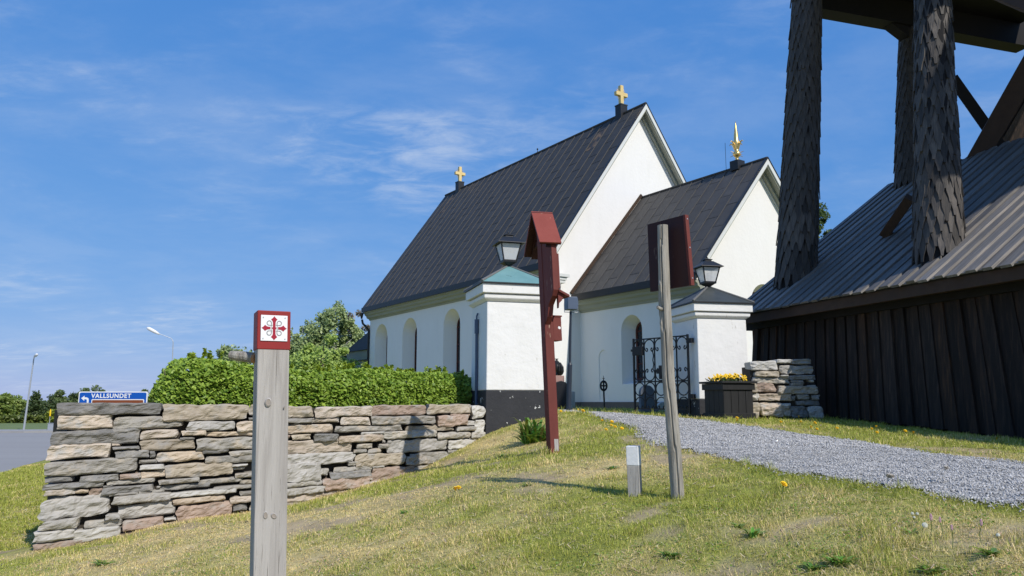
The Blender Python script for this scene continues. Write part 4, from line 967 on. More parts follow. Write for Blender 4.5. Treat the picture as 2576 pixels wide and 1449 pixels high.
for i in range(95):
    x = rr.uniform(-h + .05, h - .05); y = rr.uniform(-h + .02, h - .05); z = hp + .03 + rr.uniform(0, .07) + .03 * math.cos(x * 9)
    nrm = (Vector((.35, -.75, .55)) + Vector((rr.uniform(-.5, .5), rr.uniform(-.4, .4), rr.uniform(-.3, .4)))).normalized()
    xx = nrm.cross(ZUP).normalized(); yy = nrm.cross(xx); sc_ = rr.uniform(.85, 1.2)
    inst('bloom', bm_, pans, basis(PB(x, y, z), xx * sc_, yy * sc_, nrm * sc_))
def leaf_cards(n, posf, size, cols, seed, flat=.5, elong=1.7, bias=None):
    """n leaf quads; posf(rng,n)->(n,3)"""
    rg = np.random.default_rng(seed); P_ = posf(rg, n); n = len(P_)
    nr = rg.normal(size=(n, 3)); nr[:, 2] = np.abs(nr[:, 2]) + flat
    if bias is not None: nr += np.array(bias)      # leaves turn towards the open, light side
    nr /= np.linalg.norm(nr, axis=1)[:, None]
    t_ = rg.normal(size=(n, 3)); t_ -= nr * (t_ * nr).sum(1)[:, None]; t_ /= np.linalg.norm(t_, axis=1)[:, None]; b_ = np.cross(nr, t_)
    sz_ = (size * rg.uniform(.6, 1.35, n))[:, None]
    a0 = P_ - t_ * sz_ * elong * .5; a1 = P_ + b_ * sz_ * .5 - nr * sz_ * .10; a2 = P_ + t_ * sz_ * elong * .5 - nr * sz_ * .2; a3 = P_ - b_ * sz_ * .5 - nr * sz_ * .10
    vv = np.stack([a0, a1, a2, a3], 1).reshape(-1, 3); i = np.arange(n)[:, None] * 4
    ff = np.concatenate([i + np.array([[0, 1, 2]]), i + np.array([[0, 2, 3]])], 1).reshape(-1, 3)
    c0_, c1_ = np.array(cols[0]), np.array(cols[1]); k = rg.beta(1.6, 1.6, n)[:, None]; cc = c0_ * (1 - k) + c1_ * k
    return vv, ff, np.repeat(cc, 4, 0)
def pf(rg, n):
    x = rg.uniform(-h + .02, h - .02, n); y = rg.uniform(-h + .02, h - .02, n); z = hp - .04 + rg.uniform(0, .09, n)
    return np.array([tuple(PB(a, b, c)) for a, b, c in zip(x, y, z)])
vv, ff, cc = leaf_cards(500, pf, .035, ((.02, .05, .01), (.06, .13, .025)), 3)
o = link_mesh('foliage', fast_mesh('foliage', vv, ff, G['leaf'], cc), pans, 'stuff')

# ================================================================ floodlight, graves
fb0 = at(1429.5, 1033, 20.0); ft = at(1435.5, 783, 20.0); zb0 = ghs(fb0.x, fb0.y)
fl = new_empty('floodlight', (fb0.x, fb0.y, zb0), 0, 'blue grey floodlight on a thin pole in front of the church gable', 'floodlight')
mid = at(1433.5, 918, 20)
mb = MB(); mb.tube([(fb0.x, fb0.y, zb0 - .2), mid], .062, 12); mb.tube([mid, mid + ZUP * .06], [.062, .036], 12); obj('pole_sleeve', mb, G['darkblue'], fl, smooth=False)
mb = MB(); mb.tube([mid + ZUP * .05, ft], [.035, .031], 10); obj('pole', mb, G['darkblue'], fl)
hc = at(1436.5, 764, 20.0); hx = Vector((.97, .24, 0)).normalized(); hyy = Vector((-hx.y, hx.x, 0))
mb = MB(); n_ = 8; prof = [(-.14, -.165)] + [(.12 + .03 * math.sin(PI * i / n_), -.165 + .33 * i / n_) for i in range(n_ + 1)] + [(-.14, .165)]
mb.prism([hc + hx * x + ZUP * z - hyy * .17 for x, z in prof], hyy * .34); hd_ = obj('lamp_head', mb, G['bluegrey'], fl, bevel=.012)
mb = MB(); mb.box(hc + hyy * .175, hx * .11, hyy * .006, ZUP * .14); obj('lens', mb, G['winglass'], hd_)
mb = MB(); br = .185
mb.tube([hc - hx * br, hc - hx * br - ZUP * .225, hc + hx * br - ZUP * .225, hc + hx * br], .012, 6); mb.tube([ft - ZUP * .02, hc - ZUP * .22], .03, 8); obj('bracket', mb, G['galv'], fl)

mc = at(1410, 1031, 21.5); zg_ = ghs(mc.x, mc.y)
mon = new_empty('grave_monument', (mc.x, mc.y, zg_), 0, 'black granite grave monument topped with a dark bronze urn', 'gravestone')
ex_, ey_ = Vector((.97, .24, 0)), Vector((-.24, .97, 0)); m0 = Vector((mc.x, mc.y, 0)); hm = at(1410, 958, 21.5).z
mb = MB(); wv = .22
prf = [(-wv, zg_ - .2), (wv, zg_ - .2), (wv, hm - .12), (wv * .55, hm - .035), (0, hm), (-wv * .55, hm - .035), (-wv, hm - .12)]
mb.prism([m0 + ex_ * x + ZUP * z - ey_ * .09 for x, z in prf], ey_ * .18); obj('headstone', mb, G['granite'], mon, bevel=.008)
pz0, pz1 = at(1410, 960, 21.8).z, at(1410, 945, 21.8).z
mb = MB(); mb.box(m0 + ey_ * .32 + ZUP * ((zg_ + pz1) / 2), ex_ * .17, ey_ * .17, ZUP * ((pz1 - zg_) / 2)); obj('pedestal', mb, G['pinkstone'], mon, bevel=.01)
uc = m0 + ey_ * .32 + ZUP * (pz1 + .001)
mb = MB(); mb.lathe([(.12, 0), (.15, .02), (.10, .06), (.14, .12), (.16, .20), (.155, .27), (.12, .33), (.07, .39), (.03, .43), (.035, .45), (.01, .47)], uc, 14); urn = obj('urn', mb, G['bronze'], mon, smooth=True)
mb = MB()
for k in range(7):
    a_ = -1.2 + k * .42; o_ = Vector((math.cos(a_), math.sin(a_), 0)); mb.tube([uc + o_ * .10 + ZUP * .36, uc + o_ * .17 + ZUP * .24, uc + o_ * .18 + ZUP * .12, uc + o_ * .15 + ZUP * .03], [.02, .03, .028, .02], 6)
mb.box(uc + ZUP * .47, ex_ * .05, ey_ * .01, ZUP * .008); obj('drapery', mb, G['bronze'], urn)
def slab(px, ybase, ytop, Y, wpx, mat, label, arched, dep=.14, name='gravestone', g=None):
    c = at(px, ybase, Y); z0 = ghs(c.x, c.y) - .15; z1 = at(px, ytop, Y).z; hw_ = wpx / F * Y / 2; m_ = Vector((c.x, c.y, 0))
    root = new_empty(name, (c.x, c.y, z0 + .15), 0, label, 'gravestone', g)
    if arched: pr = [(-hw_, z0), (hw_, z0)] + [(hw_ * math.cos(PI * i / 10), z1 - hw_ + hw_ * math.sin(PI * i / 10)) for i in range(11)]
    else: pr = [(-hw_, z0), (hw_, z0), (hw_, z1 - .02), (hw_ * .9, z1), (-hw_ * .9, z1), (-hw_, z1 - .02)]
    mb = MB(); mb.prism([m_ + ex_ * x + ZUP * z for x, z in pr], ey_ * dep); obj('headstone', mb, mat, root, bevel=.012)
    mb = MB(); mb.box(m_ + ey_ * dep / 2 + ZUP * (z0 + .15), ex_ * (hw_ + .06), ey_ * (dep / 2 + .06), ZUP * .05); obj('foot', mb, mat, root, bevel=.01)
slab(1441.5, 1030, 985, 22.5, 12, G['palestone'], 'narrow pale stone slab beside the floodlight pole', False)
slab(1631, 1046, 969, 19.5, 38, G['greystone'], 'blue grey arched gravestone seen through the iron gate', True)
slab(1668, 1046, 1012, 20.5, 26, G['palestone'], 'low pale gravestone behind the middle of the iron gate', True)
slab(1292, 1012, 1000, 17.5, 40, G['palestone'], 'pale low gravestone glimpsed under the hedge near the pillar', False)
# wheel cross
cc0 = at(1521, 1014, 23.0); zc0 = at(1519.5, 970.5, 23).z; rx = .12
wc = new_empty('iron_grave_cross', (cc0.x, cc0.y, ghs(cc0.x, cc0.y)), 0, 'small black iron wheel cross on a stake by the choir wall', 'grave cross')
c_ = Vector((cc0.x - .02, cc0.y, zc0))
mb = MB(); mb.tube([c_ + ex_ * rx * math.cos(a) * .8 + ZUP * rx * 1.12 * math.sin(a) for a in [2 * PI * i / 20 for i in range(21)]], .03, 8, cap=False); mb.beam(c_ - ex_ * rx, c_ + ex_ * rx, ZUP * .022, ey_ * .012); mb.beam(c_ - ZUP * rx * 1.3, c_ + ZUP * rx * 1.3, ex_ * .022, ey_ * .014)
obj('wheel', mb, G['iron'], wc)
mb = MB(); mb.tube([(cc0.x, cc0.y, ghs(cc0.x, cc0.y) - .2), c_ - ZUP * .13], .025, 8); mb.tube([c_ + ZUP * .13, c_ + ZUP * .30], [.018, .006], 6); mb.beam(c_ + ZUP * .22 - ex_ * .04, c_ + ZUP * .22 + ex_ * .04, ZUP * .008, ey_ * .008); obj('stake', mb, G['iron'], wc)
# ================================================================ waymark post (left foreground)
n1 = Vector((.42, -.906, 0)).normalized(); r1 = Vector((-n1.y, n1.x, 0))
WA = at(673.5, 1449, 3.07); WB = at(684.5, 786, 3.07); zt0 = at(684, 875, 3.01).z
wg0 = ghs(WA.x, WA.y)
def AXW(z): return WA + (WB - WA) * ((z - WA.z) / (WB.z - WA.z))
wp_ = new_empty('waymark_post', (AXW(wg0).x, AXW(wg0).y, wg0), 0, 'grey weathered wooden post with red top and white cross plate', 'signpost')
def sq(mb, ax, r_, n_, hx_, hy_, z0, z1, k=1.0):
    a, b = ax(z0), ax(z1)
    mb.hexa([a - r_ * hx_ + n_ * hy_, a + r_ * hx_ + n_ * hy_, a + r_ * hx_ - n_ * hy_, a - r_ * hx_ - n_ * hy_,
             b - r_ * hx_ * k + n_ * hy_ * k, b + r_ * hx_ * k + n_ * hy_ * k, b + r_ * hx_ * k - n_ * hy_ * k, b - r_ * hx_ * k - n_ * hy_ * k])
HW = .0600
mb = MB(); sq(mb, AXW, r1, n1, HW, HW, wg0 - .3, zt0); shaft = obj('shaft', mb, G['postwood'], wp_, bevel=.004)
mb = MB(); sq(mb, AXW, r1, n1, HW + .003, HW + .003, zt0 - .006, WB.z); cap = obj('red_top', mb, G['signred'], wp_, bevel=.003)
ph = .0505; zc_ = (zt0 + WB.z) / 2 + .004; pc_ = AXW(zc_) + n1 * (HW + .0032); up1 = (WB - WA).normalized()
def EP(x, y, d): return pc_ + r1 * x + up1 * y + n1 * d
mb = MB(); mb.prism([EP(-ph, -ph, 0), EP(ph, -ph, 0), EP(ph, ph, 0), EP(-ph, ph, 0)], n1 * .004); plate = obj('cross_plate', mb, G['plate'], wp_, bevel=.001)
u_ = ph
def flare(s0):   # one pointed arm along +y starting at s0
    return [(-.095, s0), (.095, s0), (.10, .46), (.14, .57), (.235, .69), (.14, .76), (.06, .85), (0, .94), (-.06, .85), (-.14, .76), (-.235, .69), (-.14, .57), (-.10, .46)]
mb = MB()
def addpoly(pts, rot): 
    c, s = math.cos(rot), math.sin(rot)
    mb.prism([EP((x * c - y * s) * u_, (x * s + y * c) * u_, .0042) for x, y in pts], n1 * .0012)
addpoly(flare(.0), 0); addpoly(flare(.0), math.pi); addpoly(flare(.29), math.pi / 2); addpoly(flare(.29), -math.pi / 2)
mb.prism([EP(x * u_, y * u_, .0045) for x, y in ((-.16, -.07), (.16, -.07), (.16, .07), (-.16, .07))], n1 * .0008)
obj('red_cross', mb, G['emblem'], plate)
mb = MB()
loop = [(-.225, 0), (-.222, .2), (-.205, .34), (-.225, .46), (-.29, .54), (-.38, .565), (-.47, .53), (-.53, .45), (-.54, .36), (-.50, .27), (-.42, .225), (-.30, .215), (-.13, .225)]
for sx in (1, -1):
    for sy in (1, -1):
        P2 = [Vector((x * sx, y * sy)) for x, y in loop]; L2, R2 = [], []
        for i, p in enumerate(P2):
            d = (P2[min(i + 1, len(P2) - 1)] - P2[max(i - 1, 0)]).normalized(); wv = .024 if i < 2 or i > 10 else .034
            L2.append(p + Vector((-d.y, d.x)) * wv); R2.append(p - Vector((-d.y, d.x)) * wv)
        for i in range(len(P2) - 1):
            q = [L2[i], R2[i], R2[i + 1], L2[i + 1]]
            mb.hexa([EP(p.x * u_, p.y * u_, .0042) for p in q] + [EP(p.x * u_, p.y * u_, .0048 + .0001 * (i % 2)) for p in q])
obj('grey_knot', mb, G['greyprint'], plate)
for sx in (-1, 1):
    for sy in (-1, 1):
        mb = MB(); c = EP(sx * .82 * u_, sy * .82 * u_, .004); mb.tube([c, c + n1 * .0018], .0026, 8); obj('screw', mb, G['galv'], plate)
# knots in the front face, each a shallow raised ring of wood
G['knot'] = material('wood_knot', [(0, (.17, .13, .10)), (.5, (.31, .27, .23)), (1, (.42, .38, .34))], scale=90, rough=.85, distort=2)
for (px, py, rx_, rz_, tilt) in ((675, 1012, .012, .017, .1), (668, 1296, .009, .015, 0), (689, 1298, .013, .010, .8), (715, 1025, .003, .005, 0)):
    c = hit(px, py, AXW(1.0) + n1 * HW, n1); mb = MB(); N_ = 16; vs = [c + n1 * .0035]
    for rr_, dd in ((.45, .0012), (.75, .003), (1.05, -.001)):
        for k in range(N_):
            a = 2 * math.pi * k / N_; x = rx_ * rr_ * math.cos(a); z = rz_ * rr_ * math.sin(a); vs.append(c + r1 * (x * math.cos(tilt) + z * math.sin(tilt)) + ZUP * (z * math.cos(tilt) - x * math.sin(tilt)) + n1 * dd)
    fs = [(0, 1 + k, 1 + (k + 1) % N_) for k in range(N_)]
    for q in range(2): fs += [(1 + q * N_ + k, 1 + q * N_ + (k + 1) % N_, 1 + (q + 1) * N_ + (k + 1) % N_, 1 + (q + 1) * N_ + k) for k in range(N_)]
    vs = [v - n1 * .0009 for v in vs]; mb.add(vs, fs[:2 * N_]); obj('knot', mb, G['knot'], shaft, smooth=True); mb = MB(); mb.add(vs, fs[2 * N_:]); obj('knot_ring', mb, G['postwood'], shaft, smooth=True)
a = at(580, 893, 3.10); b = at(640, 900.5, 3.08); c = at(648, 901, 3.07)
mb = MB(); mb.tube([a + (a - b).normalized() * .004, a, a + (b - a) * .35, b], [.010, .017, .0205, .0215], 12); peg = obj('peg', mb, G['logwood'], wp_, smooth=False)
mb = MB(); mb.tube([b, c], [.0218, .021], 12); obj('cut_end', mb, G['orange_wood'], peg)

# ================================================================ red roofed notice post
n2 = Vector((.34, -.94, 0)).normalized(); r2 = Vector((-n2.y, n2.x, 0))
RA = at(1391.5, 1141, 10.1); RB = at(1364, 560, 10.3)
def AXR(z): return RA + (RB - RA) * ((z - RA.z) / (RB.z - RA.z))
rg0 = ghs(RA.x, RA.y)
rp = new_empty('notice_post', (AXR(rg0).x, AXR(rg0).y, rg0), 0, 'leaning dark red post with small gabled roof and notice box', 'signpost')
def RP(x, y, py, Y=10.2): z = at(1370, py, Y).z; return AXR(z) + r2 * x + n2 * y
def rbox(mb, x0, x1, y0, y1, p0, p1):
    mb.hexa([RP(x0, y1, p1), RP(x1, y1, p1), RP(x1, y0, p1), RP(x0, y0, p1), RP(x0, y1, p0), RP(x1, y1, p0), RP(x1, y0, p0), RP(x0, y0, p0)])
hw_ = .062
mb = MB(); sq(mb, AXR, r2, n2, hw_, hw_ + .01, rg0 - .25, at(1370, 580, 10.3).z); obj('post', mb, G['redpaint'], rp, bevel=.006)
# roof
n2_, r2_ = n2, r2; n2 = Vector((.19, -.982, 0)).normalized(); r2 = Vector((-n2.y, n2.x, 0)); zap = at(1362, 532, 10.3).z; zft = at(1366, 610, 9.85).z; hs_ = .50; rl = .148; ac = AXR(zap)
for s in (1, -1):
    ft_ = ac + n2 * s * hs_ - ZUP * (zap - zft); d = (ft_ - ac).normalized(); nn_ = d.cross(r2); nn_ = nn_ if nn_.z > 0 else -nn_
    mb = MB(); mb.hexa([p - nn_ * .022 for p in (ac - r2 * rl, ac + r2 * rl, ft_ + r2 * rl, ft_ - r2 * rl)] + [p for p in (ac - r2 * rl, ac + r2 * rl, ft_ + r2 * rl, ft_ - r2 * rl)])
    rb_ = obj('roof_board', mb, G['redroof'], rp, bevel=.003)
    mb = MB(); q4 = (ac - r2 * rl * .97, ac + r2 * rl * .97, ft_ + r2 * rl * .97, ft_ - r2 * rl * .97); mb.hexa([p - nn_ * .036 for p in q4] + [p - nn_ * .0225 for p in q4]); obj('shade_lining', mb, G['reddark'], rb_)  # added lining; its darker red stands in for shade under the slope
mb = MB()
for s in (1, -1):
    a = ac + n2 * s * .02 - ZUP * .10; b = ac + n2 * s * (hs_ - .06) - ZUP * (zap - zft) * ((hs_ - .06) / hs_) - ZUP * .10
    mb.beam(a, b, r2 * .05, ZUP * .022)
mb.beam(ac - ZUP * .42 - n2 * .36, ac - ZUP * .42 + n2 * .36, r2 * .03, ZUP * .035)
obj('rafter', mb, G['reddark'], rp); n2, r2 = n2_, r2_
yb0, yb1 = hw_ + .011, hw_ + .34
mb = MB(); mb.prism([RP(-.055, yb0, 592), RP(-.055, yb0 + .10, 600), RP(-.055, yb1, 626), RP(-.055, yb1, 738), RP(-.055, yb1 - .05, 752), RP(-.055, yb0 + .14, 772), RP(-.055, yb0 + .09, 800), RP(-.055, yb0, 818)], r2 * .075); cab = obj('notice_board', mb, G['redpaint'], rp, bevel=.004)
mb = MB(); rbox(mb, .0205, .046, yb0 + .01, yb1 - .005, 648, 734); obj('board_door', mb, G['redpaint'], cab, bevel=.003)
mb = MB(); rbox(mb, .0465, .052, yb0 + .02, yb1 - .015, 655, 728); obj('notice_sheet', mb, G['plate'], cab)
mb = MB(); mb.hexa([RP(.0205, yb1 + .01, 742), RP(.165, yb1 + .01, 755), RP(.165, yb0, 755), RP(.0205, yb0, 742), RP(.0205, yb1 + .01, 736), RP(.165, yb1 + .01, 749), RP(.165, yb0, 749), RP(.0205, yb0, 736)]); obj('shelf', mb, G['redpaint'], rp, bevel=.002)
mb = MB(); mb.prism([RP(.0205, yb1 - .03, 743), RP(.10, yb1 - .03, 750), RP(.07, yb1 - .03, 763), RP(.03, yb1 - .03, 770), RP(.0205, yb1 - .03, 782)], -n2 * .06); obj('shelf_bracket', mb, G['redpaint'], rp)
mb = MB(); rbox(mb, hw_ + .001, hw_ + .118, -.14, .065, 797, 857); lb = obj('leaflet_box', mb, G['redpaint'], rp, bevel=.003)
mb = MB(); rbox(mb, hw_ + .001, hw_ + .128, -.15, .075, 793.5, 796.8); obj('lid', mb, G['redpaint'], lb)
mb = MB(); c = RP(hw_ + .085, .0652, 826); mb.prism([c + r2 * x + ZUP * z for x, z in ((-.02, .005), (-.012, .028), (.012, .022), (.022, .006), (.012, -.012), (-.008, -.008))], n2 * .002); obj('paint_chip', mb, G['signwhite'], lb)
mb = MB(); rbox(mb, -.006, .05, hw_ + .0101, hw_ + .0125, 1103, 1133); obj('worn_foot', mb, G['postwood'], rp)

# ================================================================ grey log pole with red board
LPX = [(1667, 567), (1668, 620), (1670.5, 684), (1672, 740), (1675.5, 823), (1681, 946), (1690, 1052), (1698, 1150), (1705, 1253)]
pole_pts = [at(x, y, 6.5) for x, y in LPX]; pg = ghs(pole_pts[-1].x, pole_pts[-1].y)
lp = new_empty('log_pole', (pole_pts[-1].x, pole_pts[-1].y, pg), 0, 'grey cracked log pole carrying a dark red board', 'signpost')
pole_pts.append(pole_pts[-1] + (pole_pts[-1] - pole_pts[-2]) * .4)
# dense resampling with knots and a crack groove
dense = []; 
for i in range(len(pole_pts) - 1):
    for k in range(8): dense.append(pole_pts[i].lerp(pole_pts[i + 1], k / 8))
dense.append(pole_pts[-1]); M_ = len(dense); vs = []; fs = []; NN = 32
for i, p in enumerate(dense):
    f = i / (M_ - 1); rad = .0445 + .013 * f
    for k in range(NN):
        a = 2 * math.pi * k / NN; d = Vector((math.cos(a), math.sin(a), 0))
        rr_ = rad * (1 + .05 * mnoise.noise(Vector((math.cos(a) * 1.2, math.sin(a) * 1.2, p.z * 2.2))) + .03 * mnoise.noise(Vector((math.cos(a) * 4, math.sin(a) * 4, p.z * 1.1 + 7))))
        ca_ = -math.pi * .50 - .22 + .22 * math.sin(p.z * 2.1) - (.25 if p.z > 2.2 else 0)      # crack angle, faces the camera
        da = (a - ca_ + math.pi) % (2 * math.pi) - math.pi
        if abs(da) < .11: rr_ -= .016
        # scar with a raised lip
        sc2 = ((da + .45) / .42) ** 2 + ((p.z - 2.42) / .16) ** 2
        if sc2 < 1: rr_ -= .014 * (1 - sc2)
        elif sc2 < 1.6: rr_ += .007
        vs.append(p + d * rr_)
for i in range(M_ - 1):
    for k in range(NN): fs.append((i * NN + k, i * NN + (k + 1) % NN, (i + 1) * NN + (k + 1) % NN, (i + 1) * NN + k))
top = len(vs); vs.append(dense[0] + ZUP * .006); fs += [(k, (k + 1) % NN, top) for k in range(NN)]
mb = MB(); mb.add(vs, fs); obj('pole', mb, G['logwood'], lp, smooth=False)
a = at(1664, 778, 6.47); b = at(1653.5, 772.5, 6.44); mb = MB(); mb.tube([a, b], [.017, .0135], 8); obj('branch_stub', mb, G['logwood'], lp)
bd = Vector((.568, -.823, 0)).normalized(); bn = Vector((bd.y, -bd.x, 0))    # bn looks left towards the camera
pmid = at(1671, 640, 6.5); bl0 = pmid - bn * .075
def on_board(px, py): return hit(px, py, bl0, bn)
tl, tr, br_, bl = on_board(1628.6, 564.8), on_board(1719, 541), on_board(1734.5, 718), on_board(1635.7, 734)
rows = 1
mb = MB(); mb.prism([tl, tr, br_, bl], -bn * .028); brd = obj('sign_board', mb, G['reddark'], lp)
mb = MB(); ew = bd * .026
mb.hexa([tr + bn * .006, br_ + bn * .006, br_ + bn * .006 + ew, tr + bn * .006 + ew, tr - bn * .034, br_ - bn * .034, br_ - bn * .034 + ew, tr - bn * .034 + ew]); es = obj('edge_strip', mb, G['redpaint'], brd, bevel=.002)
for k in (.06, .47, .90):
    c = tr.lerp(br_, k) + ew - bn * .014; mb = MB(); mb.tube([c, c + bd * .004], .006, 8); obj('screw', mb, G['galv'], es)
# ================================================================ white-topped marker
mkc = at(1598, 1244, 6.78); mz = ghs(mkc.x, mkc.y)
mk = new_empty('marker_post', (mkc.x, mkc.y, mz), 0, 'short square grey marker post with a white painted top', 'bollard')
nm = Vector((-.36, -.933, 0)).normalized(); rm_ = Vector((-nm.y, nm.x, 0))
zw, ztp = at(1598, 1171, 6.75).z, at(1598, 1122, 6.75).z
AXM = lambda z: Vector((mkc.x - (z - mz) * .02, mkc.y, z))
mb = MB(); sq(mb, AXM, rm_, nm, .052, .052, mz - .2, zw); obj('shaft', mb, G['postwood'], mk, bevel=.004)
mb = MB(); sq(mb, AXM, rm_, nm, .0535, .0535, zw + .0003, ztp, .985); obj('white_top', mb, G['whitetop'], mk, bevel=.005)

# ================================================================ bell tower
EZ = 3.66; SL = .722
tower = new_empty('bell_tower', (*TP(5.2, 5.4)[:2], ghs(*TP(0, 5)[:2])), 0, 'tarred wooden bell tower with shingled poles and board roof', 'bell tower')
TL = 12.4; WS = .56      # wall offset from the eave
# wall: under boards, then over boards, fanning out downwards
def fan(t): return -.085 + .225 * (t - .3) / 6.6
wt = EZ - .12; 
def wall_pt(t, z, out):      # fan moves the foot along t
    zf = (wt - z); return TP(WS - .05 * zf - out, t + fan(min(t, 7.5)) * zf, z)
t = .42; i = 0; rr = random.Random(3)
while t < TL - .3:
    wv = rr.uniform(.135, .165); foot = ghs(*TP(WS, t)[:2]) + .02
    for lay, (hw2_, o0, o1, off) in enumerate(((.145, .0, .028, .155), (rr.uniform(.065, .115), .0285, .066, rr.uniform(-.03, .03)))):
        tt = t + off; fz = foot + rr.uniform(-.02, .03)
        mb = MB(); jit = rr.uniform(-.008, .018)
        P_ = []
        for o_ in (o0, o1 + jit):
            P_.append([wall_pt(tt - hw2_, fz, o_), wall_pt(tt + hw2_, fz, o_), wall_pt(tt + hw2_, wt, o_), wall_pt(tt - hw2_, wt, o_)])
        mb.hexa(P_[0] + P_[1]); obj('wall_board', mb, G['towerwall'], tower)
    t += rr.uniform(.27, .36)
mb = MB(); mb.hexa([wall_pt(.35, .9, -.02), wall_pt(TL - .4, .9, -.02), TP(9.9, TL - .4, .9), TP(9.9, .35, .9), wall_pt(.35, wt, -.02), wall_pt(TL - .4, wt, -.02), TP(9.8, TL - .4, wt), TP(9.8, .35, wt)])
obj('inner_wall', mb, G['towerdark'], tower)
# far corner post and wall plate
mb = MB(); mb.beam(wall_pt(.42, 1.0, .02), wall_pt(.42, wt, .02), TV * .09, TU * .09); obj('corner_post', mb, G['towerwall'], tower)
mb = MB(); mb.beam(TP(WS - .02, -.02, wt - .12), TP(WS - .02, TL, wt - .12), TV * .11, ZUP * .11); obj('wall_plate', mb, G['towerdark'], tower, bevel=.01)
mb = MB(); mb.beam(TP(.12, -.12, EZ - .12), TP(.12, TL, EZ - .12), TV * .06, ZUP * .13); obj('eave_beam', mb, G['towerbrown'], tower, bevel=.008)
mb = MB(); mb.hexa([TP(.06, -.1, EZ - .03), TP(.06, TL, EZ - .03), TP(WS + .1, TL, EZ + .1), TP(WS + .1, -.1, EZ + .1), TP(.06, -.1, EZ - .015), TP(.06, TL, EZ - .015), TP(WS + .1, TL, EZ + .13), TP(WS + .1, -.1, EZ + .13)]); obj('eave_soffit', mb, G['towerbrown'], tower)
# board roof: each board an object
RS = 5.2; sdv = (TV + ZUP * SL).normalized(); RLn = RS * math.sqrt(1 + SL * SL); tdir = -TU; rn = sdv.cross(tdir); rn = rn if rn.z > 0 else -rn
def roof_board(hw3, th_, L0):
    m = MB(); m.hexa([(0, -hw3, 0), (L0, -hw3, 0), (L0, hw3, 0), (0, hw3, 0), (0, -hw3 * .93, th_), (L0, -hw3 * .93, th_), (L0, hw3 * .93, th_), (0, hw3 * .93, th_)]); return raw_mesh('roof_board', m, G['towerroof'])
under = [roof_board(.15, .02, RLn), roof_board(.15, .02, RLn + .06)]; over = [roof_board(.098, .045, RLn + .05), roof_board(.118, .042, RLn + .02), roof_board(.086, .05, RLn + .07), roof_board(.108, .04, RLn + .03)]
roofb = MB(); a, b, c, d = TP(.02, -.1, EZ), TP(.02, TL, EZ), TP(RS, TL, EZ + SL * RS), TP(RS, -.1, EZ + SL * RS)
roofb.hexa([p - rn * .06 for p in (a, b, c, d)] + [p - rn * .03 for p in (a, b, c, d)]); roof_t = obj('roof', roofb, G['towerdark'], tower)
t = 0.0; i = 0
while t < TL:
    inst('roof_board', rr.choice(under), roof_t, basis(TP(0, t + .155, EZ) - rn * .028 - sdv * .0, sdv, tdir, rn))
    inst('roof_board', rr.choice(over), roof_t, basis(TP(0, t + rr.uniform(-.022, .022), EZ) - rn * rr.uniform(.004, .022) - sdv * rr.uniform(.01, .08), sdv, (tdir + sdv * rr.uniform(-.004, .004)).normalized(), rn))
    t += .31
mb = MB(); a, b, c, d = TP(2 * RS, -.1, EZ), TP(2 * RS, TL, EZ), TP(RS, TL, EZ + SL * RS), TP(RS, -.1, EZ + SL * RS)
mb.hexa([p - ZUP * .06 for p in (a, b, c, d)] + [p for p in (a, b, c, d)]); obj('roof_slope', mb, G['towerroof'], tower)
# poles
def roof_z(s): return EZ + SL * min(s, 2 * RS - s)
def roof_pt(px, py):
    return hit(px, py, TP(0, 0, EZ), rn)
ztop_t = 12.2
pb1, pb2, pb3 = roof_pt(2003, 700), roof_pt(2362, 632), roof_pt(2288, 455)
pt1, pt2, pt3 = at(2030, 0, pb1.y - .35), at(2345, 0, pb2.y + .25), at(2293, 0, pb3.y - .2)
def sh_mesh(L0, w0, mat):
    m = MB(); th_ = .022
    pr = [(-w0 * .62, .06), (w0 * .62, .06), (w0, -L0 * .30), (w0 * .92, -L0 * .55), (w0 * .45, -L0 * .80), (w0 * .30, -L0), (-w0 * .30, -L0), (-w0 * .45, -L0 * .80), (-w0 * .92, -L0 * .55), (-w0, -L0 * .30)]
    n_ = len(pr); m.add([(x, 0, z) for x, z in pr] + [(x, -th_ * (1 if z < 0 else .35), z) for x, z in pr], [tuple(range(n_ - 1, -1, -1)), tuple(range(n_, 2 * n_))] + [(k, (k + 1) % n_, n_ + (k + 1) % n_, n_ + k) for k in range(n_)])
    return raw_mesh('shingle', m, mat)
SHM = [sh_mesh(.54, .074, G['shingle']), sh_mesh(.48, .068, G['shingle']), sh_mesh(.60, .076, G['shingle'])]
allsh = []
